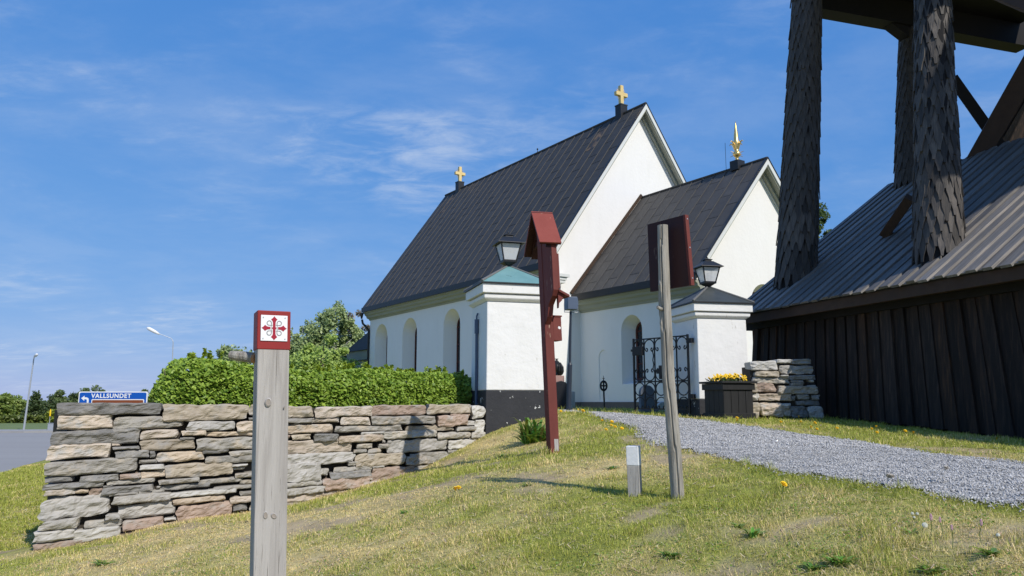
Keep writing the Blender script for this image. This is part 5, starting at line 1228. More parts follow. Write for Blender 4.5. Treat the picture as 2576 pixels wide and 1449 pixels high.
def shpole(b, t_, r0, r1_, zmax, visible, seed):
    ax = (t_ - b).normalized(); base = b - ax * .5; L_ = (zmax - base.z) / ax.z
    mb = MB(); rad = lambda q: r0 + (r1_ - r0) * min(1, q / ((t_ - base).length))
    mb.tube([base, base + ax * L_], [rad(0) - .02, rad(L_) - .02], 8); po = obj('pole', mb, G['towerdark'], tower)
    e1_ = ax.cross(Vector((0, 1, 0))).normalized(); e2_ = ax.cross(e1_)
    rg = random.Random(seed); q = .72; row = 0; stuff = MB()
    while q < L_ - .05:
        R0 = rad(q); nsh = 16
        for k in range(nsh):
            a = 2 * math.pi * (k + .5 * (row % 2)) / nsh + rg.uniform(-.03, .03)
            # soft octagon section
            oc = math.cos(math.pi / 8) / math.cos(((a + math.pi / 8) % (math.pi / 4)) - math.pi / 8); R_s = R0 * (.55 + .45 * oc)
            d = e1_ * math.cos(a) + e2_ * math.sin(a); tg = ax.cross(d)
            p = base + ax * (q + rg.uniform(-.025, .025)) + d * (R_s - .02)
            tilt = rg.uniform(.045, .10); zz = (ax - d * tilt).normalized(); yy = -(d + ax * tilt).normalized(); xx = yy.cross(zz)
            M4 = basis(p, xx * rg.uniform(.9, 1.12), yy, zz * rg.uniform(.85, 1.1)); me = rg.choice(SHM)
            to_cam = (EYE - p).normalized(); vis = visible and d.dot(to_cam) > -.15
            allsh.append((vis, (p - EYE).length, me, po, M4, stuff))
        q += .27; row += 1
    return po, stuff
P1o = shpole(pb1, pt1, .475, .335, ztop_t, True, 1); P2o = shpole(pb2, pt2, .43, .30, ztop_t, True, 2); P3o = shpole(pb3, pt3, .36, .27, ztop_t, True, 3)
shv = sorted([x for x in allsh if x[0]], key=lambda x: x[1]); keep = set(id(x) for x in shv[:300])
for x in allsh:
    if id(x) in keep: inst('shingle', x[2], x[3], x[4])
    else:
        me = x[2]; x[5].add([tuple(x[4] @ v.co) for v in me.vertices], [tuple(p.vertices) for p in me.polygons])
for po, st_ in (P1o, P2o, P3o):
    if st_.v: obj('more_shingles', st_, G['shingle'], po, kind='stuff')
# bell chamber floor: beams under a dark deck
zb_ = at(2068, 40, pb1.y - .3).z + .38
def on_t(t_, z_): return z_
mb = MB(); mb.beam(TP(1.62, 1.15, zb_ + .50), TP(9.0, 1.15, zb_ + .50), TU * .22, ZUP * .50); obj('beam', mb, G['towerdark'], tower)
mb = MB(); mb.beam(TP(3.0, 11.4, zb_ + .30), TP(7.6, 11.4, zb_ + .30), TU * .22, ZUP * .30); obj('beam', mb, G['towerdark'], tower)
mb = MB(); mb.beam(TP(1.7, 5.3, zb_ + .35), TP(7.6, 5.3, zb_ + .35), TU * .20, ZUP * .28); obj('beam', mb, G['towerdark'], tower)
for (a0, a1, b0, b1) in ((1.5, 8.7, 1.0, 8.6), (3.0, 7.6, 8.605, 11.7)):  # deck outline shaped for the shade it casts; near end is unseen
    mb = MB(); mb.hexa([TP(a0, b0, zb_ + .62), TP(a1, b0, zb_ + .62), TP(a1, b1, zb_ + .62), TP(a0, b1, zb_ + .62), TP(a0, b0, zb_ + 1.6), TP(a1, b0, zb_ + 1.6), TP(a1, b1, zb_ + 1.6), TP(a0, b1, zb_ + 1.6)]); obj('chamber_shade_deck', mb, G['towerdark'], tower)
# knee braces at the far poles
mb = MB(); c = TP(4.45, 1.15, zb_); mb.hexa([c + ZUP * -.01 - TU * .15 - TV * .12, c + TV * .42 - TU * .15 - ZUP * .30, c + TV * .42 + TU * .15 - ZUP * .30, c + ZUP * -.01 + TU * .15 - TV * .12, c - TU * .15 - TV * .12 + ZUP * .1, c + TV * .42 - TU * .15 + ZUP * .1, c + TV * .42 + TU * .15 + ZUP * .1, c + TU * .15 - TV * .12 + ZUP * .1]); obj('knee_brace', mb, G['towerdark'], tower)
# diagonal braces (brown) and steep inner shaft
def brace(p, q, w2, h2, mat, nm='brace'):
    d = (q - p).normalized(); side = d.cross(ray(2450, 250).normalized()).normalized(); dep = d.cross(side); mb = MB(); mb.beam(p, q, side * w2, dep * h2); return obj(nm, mb, mat, tower, bevel=.01)
YB = pb3.y - 1.6
brace(at(2418, 470, YB + .4), at(2680, 6, YB - 1.4), .21, .20, G['towerbrown'])
brace(at(2396, 196, YB + .8), at(2520, 372, YB + .8), .13, .14, G['towerdark'])
brace(at(2494, -24, 9.8), at(2660, 44, 9.0), .085, .09, G['towerbrown'])
sh_l = at(2466, 400, YB + 1.2); sh_t = at(2702, 0, YB + .6)
a = sh_l; b = sh_t; e_ = TV * 6; 
a = a + (a - b) * .55
DV = Vector((.66, .75, 0)) * 2.2
mb = MB(); mb.hexa([a, a + e_, a + e_ + DV, a + DV, b, b + e_, b + e_ + DV, b + DV]); obj('inner_shaft', mb, G['towerwall'], tower)
for k in range(9):
    f = .06 + k * .11; p = a.lerp(a + e_, f); q = b.lerp(b + e_, f); mb = MB(); mb.beam(p - TU * .02, q - TU * .02, TV * .07, TU * .02); obj('shaft_board', mb, G['towerwall'], tower)
# foot strut leaning on pole two
p, q = roof_pt(2228, 598) + rn * .06, roof_pt(2330, 560) + rn * .62
brace(p, q, .10, .09, G['towerbrown'], 'foot_strut')
# ================================================================ hedge
HO = WL - WN * 1.35
def hpt(px, off=0.0):    # point on the hedge line under a pixel column
    r = ray(px, 1010); p0 = HO - WN * off
    k = ((p0.x * WN.x + p0.y * WN.y)) / (r.x * WN.x + r.y * WN.y); return (Vector((r.x * k, r.y * k, 0)) - Vector((HO.x, HO.y, 0))).dot(WD)
h0, h1 = hpt(384), hpt(1188)
hedge = new_empty('hedge', (*(HO + WD * (h0 + h1) / 2)[:2], YARD), 0, 'clipped bright green hedge above the long stone wall', 'hedge')
def htop(s):
    f = (s - h0) / (h1 - h0); b = np.where(s < h0 + 2.1, 2.33, 2.15) + 0 * s
    b = 2.22 - .10 * sstep(h0 + 1.0, h0 + 2.0, s) + .03 * np.sin(s * 1.3) + .02 * np.sin(s * 3.7)
    b -= .55 * np.clip(1 - (s - h0) / .55, 0, 1) ** 2 + .35 * np.clip(1 - (h1 - s) / .35, 0, 1) ** 2
    return b
def hedge_pos(rg, n):
    s = rg.uniform(h0, h1, n); kind_ = rg.random(n); d = np.where(kind_ < .55, -rg.uniform(.30, .46, n), rg.uniform(-.45, .45, n))
    tp = htop(s); z = np.where(kind_ < .55, rg.uniform(1.34, 2.2, n), tp - rg.uniform(0, .10, n)); z = np.where(kind_ > .88, rg.uniform(1.4, 2.1, n), z)
    ok = z < tp; s, d, z = s[ok], d[ok], z[ok]; tp = tp[ok]
    # round the shoulders and bumps
    d = d * (1 - .35 * np.clip(1 - (tp - z) / .25, 0, 1)) ; d += (vnoise(s, z, 3.0, 2) - .5) * .16 * np.sign(d); z = z + (vnoise(s, d + 3, 5.0, 2) - .5) * .07
    e = np.clip((s - h0) / .4, 0, 1); d *= np.sqrt(e) * .6 + .4
    gap = (s > hpt(1236)) & (s < hpt(1300)) & (z < 1.62 + .12 * np.sin((s - hpt(1236)) * 4)) & (rg.random(len(s)) < .93)
    k = ~gap; s, d, z = s[k], d[k], z[k]
    return np.stack([HO.x + WD.x * s - WN.x * d * 1.0, HO.y + WD.y * s - WN.y * d * 1.0, z], -1)
# d negative is towards the camera: -WN*d
vv, ff, cc = leaf_cards(52000, hedge_pos, .044, ((.09, .19, .018), (.44, .58, .085)), 21, flat=.45, elong=1.5, bias=(WN.x * .9, WN.y * .9, .1))
link_mesh('foliage', fast_mesh('foliage', vv, ff, G['leaf'], cc), hedge, 'stuff')
# a few taller shoots
def shoots(rg, n):
    m = 60; s0 = rg.uniform(h0 + .3, h1, m); hh_ = rg.uniform(.03, .15, m); i = rg.integers(0, m, n); f = rg.random(n)
    s = s0[i] + rg.normal(0, .018, n); z = htop(s0[i]) + hh_[i] * f; d = ((i * 37 % 100) / 100 - .5) * .5
    return np.stack([HO.x + WD.x * s - WN.x * d, HO.y + WD.y * s - WN.y * d, z], -1)
vv, ff, cc = leaf_cards(1600, shoots, .042, ((.13, .22, .016), (.40, .48, .05)), 22, flat=.2)
link_mesh('shoots', fast_mesh('shoots', vv, ff, G['leaf'], cc), hedge, 'stuff')
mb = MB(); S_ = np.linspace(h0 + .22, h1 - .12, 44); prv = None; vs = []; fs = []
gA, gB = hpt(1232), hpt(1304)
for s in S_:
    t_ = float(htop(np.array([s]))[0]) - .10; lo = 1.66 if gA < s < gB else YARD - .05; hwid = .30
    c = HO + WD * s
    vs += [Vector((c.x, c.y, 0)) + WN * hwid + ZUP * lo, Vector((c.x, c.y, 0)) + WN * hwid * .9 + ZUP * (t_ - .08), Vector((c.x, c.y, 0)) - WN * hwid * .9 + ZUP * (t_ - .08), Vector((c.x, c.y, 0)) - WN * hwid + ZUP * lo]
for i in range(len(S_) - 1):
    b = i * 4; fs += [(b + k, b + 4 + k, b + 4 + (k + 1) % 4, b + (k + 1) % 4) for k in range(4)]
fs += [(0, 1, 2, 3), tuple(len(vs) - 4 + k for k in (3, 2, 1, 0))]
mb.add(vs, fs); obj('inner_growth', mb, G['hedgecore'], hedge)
mb = MB(); rr = random.Random(4)
for k in range(26):
    s = h0 + .25 + (h1 - h0 - .4) * k / 25; c = HO + WD * s; p = Vector((c.x, c.y, YARD - .05)) + WN * rr.uniform(.0, .25)
    mb.tube([p, p + Vector((rr.uniform(-.05, .05), rr.uniform(-.05, .05), .35)), p + Vector((rr.uniform(-.15, .15), rr.uniform(-.1, .1), .75))], [.016, .012, .006], 5)
obj('stems', mb, G['bark'], hedge)

# ================================================================ trees
def tree(name, label, base, H, prof, nclump, nleaf, lsize, cols, seed, trunk_r=.15, mat='bark', grp='trees around the churchyard', spread=.16, droop=0.0, trunk_top=.9, clump_r=None, nolimb=False, cat='tree'):
    """prof: list of (height fraction, radius) of the crown"""
    rg = np.random.default_rng(seed); b = Vector(base); root = new_empty(name, b, 0, label, cat, grp)
    hs = np.array([p[0] for p in prof]) * H; rs = np.array([p[1] for p in prof])
    mb = MB(); pts = [b - ZUP * .3]; lean = rg.normal(0, .02, 2)
    for k in range(1, 7): f = k / 6 * trunk_top; pts.append(b + Vector((lean[0] * H * f + rg.normal(0, .02) * H * .1, lean[1] * H * f, H * f)))
    mb.tube(pts, [trunk_r * (1 - .9 * k / 6) + .012 for k in range(7)], 7)
    wz = rs / rs.sum(); ci = []; zc = []
    hh_ = np.linspace(hs[0], hs[-1], 60); rad = np.interp(hh_, hs, rs); pr = rad ** 2 + .02 * rad.max() ** 2; pr /= pr.sum()
    zc = rg.choice(hh_, nclump, p=pr) + rg.uniform(-.5, .5, nclump) * (hs[-1] - hs[0]) / 60
    R_ = np.interp(zc, hs, rs) * np.sqrt(rg.uniform(.12, 1, nclump)); th_ = rg.uniform(0, 6.283, nclump)
    cx_ = b.x + lean[0] * zc + R_ * np.cos(th_); cy_ = b.y + lean[1] * zc + R_ * np.sin(th_); cz_ = b.z + zc
    if not nolimb:
        for k in range(min(nclump, 40)):
            zf = max(.12 * H, zc[k] - R_[k] * .7 - .05 * H); f = min(zf / (H * trunk_top), .97); i = min(int(f * 6), 5); p0 = pts[i].lerp(pts[i + 1], f * 6 - i) if i > 0 else b + ZUP * zf
            q = Vector((cx_[k], cy_[k], cz_[k])); m_ = p0.lerp(q, .55) + ZUP * .06 * H * .3
            mb.tube([p0, m_, q], [trunk_r * .28, trunk_r * .16, .01], 5)
    obj('trunk', mb, G[mat], root)
    cr_ = clump_r or rs.max() * .30
    def pf_(rg2, n):
        i = rg2.integers(0, nclump, n); g_ = rg2.normal(0, 1, (n, 3)); g_ *= (rg2.random((n, 1)) ** .33) / (np.linalg.norm(g_, axis=1)[:, None] + 1e-6)
        c_ = cr_ * rg2.uniform(.5, 1.25, nclump)[i]
        P_ = np.stack([cx_[i] + g_[:, 0] * c_, cy_[i] + g_[:, 1] * c_, cz_[i] + g_[:, 2] * c_ * .8 - droop * rg2.random(n) * c_ * 1.6], -1); return P_
    vv, ff, cc = leaf_cards(nleaf, pf_, lsize, cols, seed + 1, flat=.4, elong=1.5, bias=(.25, -.5, .1))
    link_mesh('crown', fast_mesh('crown', vv, ff, G['leaf'], cc), root); return root
BIR = ((.20, .28, .11), (.48, .56, .24)); GRN = ((.22, .33, .06), (.50, .62, .16)); DRK = ((.04, .07, .022), (.11, .15, .05)); PIN = ((.045, .085, .025), (.14, .20, .06)); BRW = ((.15, .13, .08), (.30, .26, .18))
def tb(px, Y, z=None): p = at(px, 1010, Y); return (p.x, p.y, YARD if z is None else z)
def th(px, py, Y, b): return at(px, py, Y).z - b[2]
b = tb(836, 60); tree('birch_tree', 'tall loose birch behind the hedge left of the church', b, th(836, 748, 60, b), [(.10, 2.4), (.32, 3.2), (.6, 2.5), (.85, 1.2), (1, .2)], 170, 34000, .15, BIR, 31, .16, 'birch', droop=.8, clump_r=.55)
b = tb(808, 52); tree('round_tree', 'low leafy green tree between the tall birch and the hedge', b, th(808, 852, 52, b), [(.03, 2.6), (.4, 3.6), (.8, 2.2), (1, .4)], 110, 22000, .14, GRN, 33, .1, clump_r=.6)
b = tb(890, 68); tree('birch_tree', 'sparse brownish birch crown close behind the church corner', b, th(890, 758, 68, b), [(.2, 1.4), (.5, 2.0), (.85, 1.3), (1, .2)], 70, 8000, .12, BRW, 35, .12, 'birch', droop=1.0, clump_r=.45)
b = tb(752, 60); tree('birch_tree', 'small grey green birch just right of the waymark post', b, th(752, 798, 60, b), [(.1, 1.8), (.5, 2.4), (.85, 1.5), (1, .3)], 90, 15000, .14, BIR, 37, .12, 'birch', droop=.9, clump_r=.5)
b = tb(580, 58); tree('birch_tree', 'hazy green tree top above the hedge left of the waymark post', b, th(580, 862, 58, b), [(.1, 1.4), (.55, 2.1), (.85, 1.4), (1, .3)], 80, 11000, .15, BIR, 39, .12, 'birch', droop=.8, clump_r=.5)
b = tb(700, 58); tree('round_tree', 'dull green bush behind the hedge in the middle', b, th(700, 905, 58, b), [(.05, 2.0), (.5, 2.6), (1, .6)], 60, 10000, .16, GRN, 41, .1, clump_r=.6)
b = tb(2072, 60); tree('pine_tree', 'dark green pine rising behind the bell tower roof', b, th(2072, 478, 60, b), [(.40, 1.7), (.6, 2.0), (.8, 1.5), (.95, .8), (1, .2)], 120, 20000, .15, PIN, 43, .2, clump_r=.5)
b = tb(1957, 66); tree('pine_tree', 'pine top showing behind the choir gable', b, th(1950, 441, 66, b), [(.5, 1.0), (.75, 1.0), (.95, .5), (1, .2)], 60, 8000, .16, PIN, 45, .2, clump_r=.45)
# the edge of the wood across the road
LOWZ = -.5
ft = [(-60, 985, 92, 'd'), (10, 990, 95, 'g'), (42, 992, 100, 'g'), (88, 984, 84, 's'), (128, 996, 92, 's'), (150, 988, 98, 'd'), (182, 981, 104, 's'), (214, 972, 108, 'd'), (243, 976, 112, 'd'), (136, 1030, 78, 'y'), (358, 974, 80, 'd'), (300, 988, 110, 'd')]
LBL = {'d': 'dark broadleaf tree', 'g': 'green broadleaf tree', 's': 'pointed dark spruce', 'y': 'small yellow green tree'}
WH = ['at the left border of the picture', 'farthest left of the wood edge', 'just left of the distant street lamp', 'right behind the distant street lamp', 'right of the spruce by the street lamp', 'behind the yellow green tree',
      'thinly pointing up left of the blue sign', 'tallest above the left corner of the blue sign', 'behind the blue sign lettering', 'at the wall end beside the grey cabinet', 'low by the left end of the hedge', 'hidden low behind the blue road sign']
for k, (px, py, Y, ty) in enumerate(ft):
    b = tb(px, Y, LOWZ); Ht = th(px, py, Y, b)
    if ty == 's': tree('spruce_tree', LBL[ty] + ' ' + WH[k], b, Ht, [(.04, 1.5), (.3, 1.25), (.6, .7), (.9, .22), (1, .05)], 110, 7000, .16, DRK, 60 + k, .12, grp='trees at the edge of the wood', clump_r=.38, droop=.5, nolimb=True, trunk_top=.95)
    else:
        cols = {'d': ((.08, .12, .04), (.21, .27, .09)), 'g': ((.13, .20, .04), (.32, .40, .10)), 'y': ((.18, .24, .03), (.38, .42, .08))}[ty]
        tree('broadleaf_tree', LBL[ty] + ' ' + WH[k], b, Ht, [(.03, Ht * .30), (.35, Ht * .42), (.7, Ht * .34), (1, Ht * .08)], 60, 6500, .21, cols, 60 + k, .16, grp='trees at the edge of the wood', clump_r=Ht * .16)
def wood(rg, n):
    x = rg.uniform(-95, -20, n); y = rg.uniform(104, 122, n); top = 1.0 + 1.6 * vnoise(x, y * 0, .18, 3); z = LOWZ + rg.random(n) * top; return np.stack([x, y, z], -1)
vv, ff, cc = leaf_cards(26000, wood, .34, ((.06, .10, .03), (.17, .23, .07)), 77, flat=.2)
o = link_mesh('far_wood', fast_mesh('far_wood', vv, ff, G['leaf'], cc), kind='stuff'); tag(o, 'dense dark undergrowth of the wood beyond the field', 'wood')
def fhedge(rg, n):
    a = road_at(-420, 1066); b = road_at(330, 1064); f = rg.random(n); x = a.x + (b.x - a.x) * f + rg.normal(0, .3, n); y = a.y + (b.y - a.y) * f + rg.normal(0, .4, n); return np.stack([x, y, ROADZ + rg.random(n) * .75], -1)
vv, ff, cc = leaf_cards(12000, fhedge, .22, ((.08, .12, .02), (.18, .21, .045)), 79, flat=.3)
o = link_mesh('field_hedge', fast_mesh('field_hedge', vv, ff, G['leaf'], cc), kind='stuff'); tag(o, 'low straight clipped hedge along the field', 'hedge')

# ================================================================ road sign
SY = 28.0; s0 = at(200, 985, SY); s1 = at(372.5, 986, SY); sw = s1.x - s0.x; sh = 1.05; sg = LOWZ
rs_ = new_empty('road_sign', ((s0.x + s1.x) / 2, SY, sg), 0, 'blue road sign reading VALLSUNDET behind the wall', 'road sign')
exS = Vector((1, 0, 0)); nS = Vector((0, -1, 0))
def SGN(x, z, d): return Vector((s0.x + x, SY - d, s0.z - z))
def srect(nm, x0, x1, z0, z1, d0, d1, mat, par, r=.05):
    pts = []
    for cx_, cz_, a0 in ((x1 - r, z0 + r, -90), (x1 - r, z1 - r, 0), (x0 + r, z1 - r, 90), (x0 + r, z0 + r, 180)):
        for k in range(5): a = math.radians(a0 + k * 22.5); pts.append(SGN(cx_ + r * math.cos(a), cz_ + r * math.sin(a), d0))
    mb = MB(); mb.prism(pts, nS * (d1 - d0)); return obj(nm, mb, mat, par)
brd_ = srect('border', 0, sw, 0, sh, 0, .03, G['signwhite'], rs_); b_ = .035
pan_ = srect('panel', b_, sw - b_, b_, sh - b_, .0302, .036, G['signblue'], rs_)
k_ = SY / F
bx0, bx1, bz = (233 - 200) * k_, (364 - 200) * k_, (1006 - 985) * k_
srect('brown_border', bx0, bx1, bz - .03, sh - .08, .0362, .040, G['signwhite'], pan_, .04); srect('brown_panel', bx0 + .03, bx1 - .03, bz, sh - .11, .0402, .044, G['signbrown'], pan_, .03)
mb = MB(); ax0 = (207 - 200) * k_; az = (1001.5 - 985) * k_
arrow = [(0, 0), (.145, -.115), (.145, -.042), (.26, -.035), (.33, .01), (.345, .09), (.345, .30), (.265, .30), (.265, .10), (.25, .06), (.22, .045), (.145, .042), (.145, .115)]
mb.prism([SGN(ax0 + x * .8, az + z * .8, .0362) for x, z in arrow], nS * .004); obj('arrow', mb, G['signwhite'], pan_)
fc = bpy.data.curves.new('lettering', 'FONT'); fc.body = 'VALLSUNDET'; fc.size = .195; fc.extrude = .002; fc.offset = .005; fc.space_character = 1.14
fo = bpy.data.objects.new('lettering_curve', fc); COL.objects.link(fo); dg = bpy.context.evaluated_depsgraph_get(); me = bpy.data.meshes.new_from_object(fo.evaluated_get(dg)); bpy.data.objects.remove(fo)
xs_ = [v.co.x for v in me.vertices]; tw = max(xs_) - min(xs_); want = (331.5 - 232) * k_; me.transform(Matrix.Scale(want / tw, 4)); me.materials.clear(); me.materials.append(G['signwhite']); me.name = 'lettering'
inst('lettering', me, pan_, basis(SGN((232 - 200) * k_, (1000.5 - 985) * k_, .0385), exS, ZUP, nS))
for x in (.35, sw - .35):
    mb = MB(); mb.tube([(s0.x + x, SY + .06, sg - .2), (s0.x + x, SY + .06, s0.z - .05)], .045, 8); obj('post', mb, G['galv'], rs_)
# ================================================================ street lamps, cabinet, marker
def street_lamp(pb, ptop, phead, Y, label, r=.06):
    t_ = at(*ptop, Y); b = at(pb[0], pb[1], Y); hd = at(*phead, Y - .2); zb = min(b.z, ROADZ) if pb[1] > 1040 else ROADZ
    L0 = new_empty('street_lamp', (b.x, b.y, zb), 0, label, 'street lamp', 'street lamps by the road')
    mb = MB(); mb.tube([(b.x, b.y, zb), t_], [r * 1.25, r * .7], 8); obj('pole', mb, G['galv'], L0)
    m_ = t_.lerp(hd, .12) + ZUP * .12; mb = MB(); mb.tube([t_, m_, hd], [r * .6, r * .5, r * .45], 6); obj('arm', mb, G['galv'], L0)
    d = (hd - t_).normalized(); mb = MB(); mb.tube([hd - d * .12, hd, hd + d * .2, hd + d * .5, hd + d * .62], [.04, .07, .10, .10, .04], 10); obj('lamp_head', mb, G['lampwhite'], L0, smooth=True)
street_lamp((433, 1010), (435.5, 859), (396, 838), 42, 'street lamp with curved arm rising above the hedge', .034)
street_lamp((59, 1087), (85.5, 899), (88, 896.5), 57, 'distant thin street lamp at the far left of the road', .06)
c = road_at(129, 1086.5); mb = MB(); cab = new_empty('utility_cabinet', c, 0, 'grey metal cabinet beside the road near the wall end', 'cabinet')
mb.box(c + ZUP * .30, (.22, 0, 0), (0, .14, 0), ZUP * .30); obj('body', mb, G['galv'], cab, bevel=.015)
mb = MB(); mb.box(c + ZUP * .615, (.25, 0, 0), (0, .17, 0), ZUP * .015); obj('lid', mb, G['galv'], cab); mb = MB(); mb.box(c + Vector((0, -.143, .3)), (.20, 0, 0), (0, .003, 0), ZUP * .26); obj('door', mb, G['galv'], cab)
c = road_at(122.5, 1085.5); sp_ = new_empty('snow_marker', c, 0, 'thin yellow roadside marker stick by the grey cabinet', 'marker'); mb = MB(); mb.tube([c, c + ZUP * 1.1], .02, 6); obj('stick', mb, G['galv'], sp_)
mb = MB(); mb.tube([c + ZUP * 1.1, c + ZUP * 1.35, c + ZUP * 1.5, c + ZUP * 1.62], [.05, .06, .05, .012], 8); obj('reflector', mb, G['dandelion'], sp_)

# ================================================================ grass
def excluded(x, y):
    b = -((x - WL.x) * WN.x + (y - WL.y) * WN.y); a = (x - WL.x) * WD.x + (y - WL.y) * WD.y
    e = (b > -.02) & (a > -.15) & (a < WLEN + .3) & (b < .5)
    e |= (b > 0) & (a > .3) & (a < WLEN + 1.5) & ((x - WL.x) * SIDE_N.x + (y - WL.y) * SIDE_N.y > .1)
    s, t_ = tower_st(x, y); e |= (s > WS - .05) & (t_ > -.3) & (t_ < 12)
    for ctr_, e1_, e2_, hw3 in ((ctrL, e1L, e2L, .59), (ctrR, e1R, e2R, .59), (cp_, e1, e2, .36)):
        dx, dy = x - ctr_.x, y - ctr_.y; e |= (np.abs(dx * e1_.x + dy * e1_.y) < hw3) & (np.abs(dx * e2_.x + dy * e2_.y) < hw3)
    return e
n = 860000; rg = np.random.default_rng(91)
y = 2.6 + rg.random(n) ** 1.75 * 15.2; x = rg.uniform(-1, 1, n) * (.70 * y + .9); x2 = x[:0]
dens = np.clip(6.5 / y, .35, 1.5); k = rg.random(n) < dens * .95
x, y = x[k], y[k]; k = ~excluded(x, y) & ~on_path(x, y); x, y = x[k], y[k]
# strip left of the wall down to the road, and tufts inside the gate
m = 60000; yl = rg.uniform(9, 27, m); xl = -yl * rg.uniform(.58, .74, m); m2 = 15000; yi = rg.uniform(16.5, 34, m2); xi = rg.uniform(1.0, 6.5, m2)
inch = lambda X, Y: ((X - C0.x) * CB.x + (Y - C0.y) * CB.y > .5) & ((X - C0.x) * CA.x + (Y - C0.y) * CA.y > .4)
inc2 = lambda X, Y: ((X - C0.x) * CB.x + (Y - C0.y) * CB.y > (CX2 - .05) * K) & ((X - C0.x) * CA.x + (Y - C0.y) * CA.y > -LC * K)
k = ~on_path(xi, yi) & ~excluded(xi, yi) & ~inch(xi, yi) & ~inc2(xi, yi)
ne_w = np.array([(p.x, p.y) for p in A] + [(-60, 60), (-60, 20)])
kl = ~excluded(xl, yl)
x = np.concatenate([x, xl[kl], xi[k]]); y = np.concatenate([y, yl[kl], yi[k]])
roadpoly = np.array([(p.x, p.y) for p in A] + [(p.x, p.y) for p in reversed(B)]); k = ~inpoly(x, y, roadpoly); x, y = x[k], y[k]
k = rg.random(len(x)) > .80 * bare(x, y); x, y = x[k], y[k]
n = len(x); z = gh(x, y) + np.where((x > -8) & (x < 8) & (y < 18), (vnoise(x, y, 5.0, 2) - .5) * .035, 0) - .004
dry = dryness(x, y); hgt = rg.uniform(.009, .029, n) * (1.25 - .45 * dry) * (1 + .25 * (y > 9) + .5 * sstep(11, 20, y)); wid = rg.uniform(.0024, .0044, n) * np.clip(y / 6.0, .8, 4.0)
hgt *= 1 + 1.1 * sstep(.60, .74, vnoise(x + 11, y + 5, 4.2, 2)) * (dry < .6)
nearp = on_path(x + .12, y) | on_path(x - .12, y) | on_path(x, y - .15) | on_path(x, y + .15); hgt *= 1 + .7 * nearp
fence = (np.hypot(x - pole_pts[-1].x, y - pole_pts[-1].y) < .16) | (np.hypot(x - mkc.x, y - mkc.y) < .15) | (np.hypot(x - RA.x, y - RA.y) < .2); hgt *= 1 + .8 * fence
an = rg.uniform(0, 6.283, n); bend = rg.uniform(.2, 1.1, n) * hgt; wa = an + 1.57 + rg.normal(0, .5, n)
bx, by = np.cos(an) * bend, np.sin(an) * bend; wx, wy = np.cos(wa) * wid / 2, np.sin(wa) * wid / 2
v0 = np.stack([x - wx, y - wy, z], -1); v1 = np.stack([x + wx, y + wy, z], -1)
v2 = np.stack([x + bx * .4 - wx * .7, y + by * .4 - wy * .7, z + hgt * .62], -1); v3 = np.stack([x + bx * .4 + wx * .7, y + by * .4 + wy * .7, z + hgt * .62], -1); v4 = np.stack([x + bx, y + by, z + hgt], -1)
vv = np.stack([v0, v1, v3, v2, v4], 1).reshape(-1, 3); i = np.arange(n)[:, None] * 5
tri = np.concatenate([i + [[0, 1, 2]], i + [[0, 2, 3]], i + [[3, 2, 4]]], 1).reshape(-1, 3)
gr, g2, st1, st2 = GRN1, GRN2, STR1, STR2
q1 = rg.random((n, 1)); green = gr * (1 - q1) + g2 * q1; q2 = rg.random((n, 1)); straw = st1 * (1 - q2) + st2 * q2
isdry = (rg.random(n) < (.06 + .90 * dry)); col = np.where(isdry[:, None], straw, green) * rg.uniform(.8, 1.2, (n, 1))
# thatch: dead stalks and leaf bits lying flat
nt_ = 26000; kk = rg.integers(0, n, nt_); tx, ty, tz = x[kk] + rg.normal(0, .02, nt_), y[kk] + rg.normal(0, .02, nt_), z[kk] + .012; ta = rg.uniform(0, 6.283, nt_); tl_ = rg.uniform(.012, .05, nt_) * np.clip(ty / 7, .8, 2); tw_ = rg.uniform(.0015, .004, nt_) * np.clip(ty / 6, .8, 3)
dx_, dy_ = np.cos(ta) * tl_, np.sin(ta) * tl_; ex2, ey2 = -np.sin(ta) * tw_, np.cos(ta) * tw_; lift = rg.uniform(-.006, .014, nt_)
tv = np.stack([np.stack([tx - dx_ - ex2, ty - dy_ - ey2, tz], -1), np.stack([tx + dx_ - ex2, ty + dy_ - ey2, tz + lift], -1), np.stack([tx + dx_ + ex2, ty + dy_ + ey2, tz + lift], -1), np.stack([tx - dx_ + ex2, ty - dy_ + ey2, tz], -1)], 1).reshape(-1, 3)
tq = (np.arange(nt_)[:, None] * 4 + np.array([[0, 1, 2, 3]])); tcol = np.array([.72, .58, .34]) * rg.uniform(.45, 1.1, (nt_, 1)) + rg.normal(0, .03, (nt_, 3))
th_o = link_mesh('dry_thatch', fast_mesh('dry_thatch', tv, tq, G['grass'], np.repeat(np.clip(tcol, .03, 1), 4, 0)), kind='stuff'); tag(th_o, 'dead straw and leaf bits lying in the lawn', 'thatch')
grass = link_mesh('grass', fast_mesh('grass', vv, tri, G['grass'], np.repeat(col, 5, 0)), kind='stuff'); tag(grass, 'short partly dried lawn grass covering the slope', 'grass')

# clover and small broad leaves growing through the turf in patches
def clover_pos(rg2, n_):
    kk2 = rg2.integers(0, n, n_); X_, Y_, Z_ = x[kk2] + rg2.normal(0, .012, n_), y[kk2] + rg2.normal(0, .012, n_), z[kk2]
    pm_ = (vnoise(X_ + 50, Y_ + 20, 2.2, 3) > .60) & (Y_ < 12.5); return np.stack([X_, Y_, Z_ + rg2.uniform(.012, .03, n_)], -1)[pm_]
vvc, ffc, ccc = leaf_cards(60000, clover_pos, .013, ((.12, .22, .03), (.26, .38, .06)), 401, flat=1.6, elong=1.1)
cl_o = link_mesh('clover', fast_mesh('clover', vvc, ffc, G['leaf'], ccc), kind='stuff'); tag(cl_o, 'small clover leaves growing in patches through the lawn', 'clover')
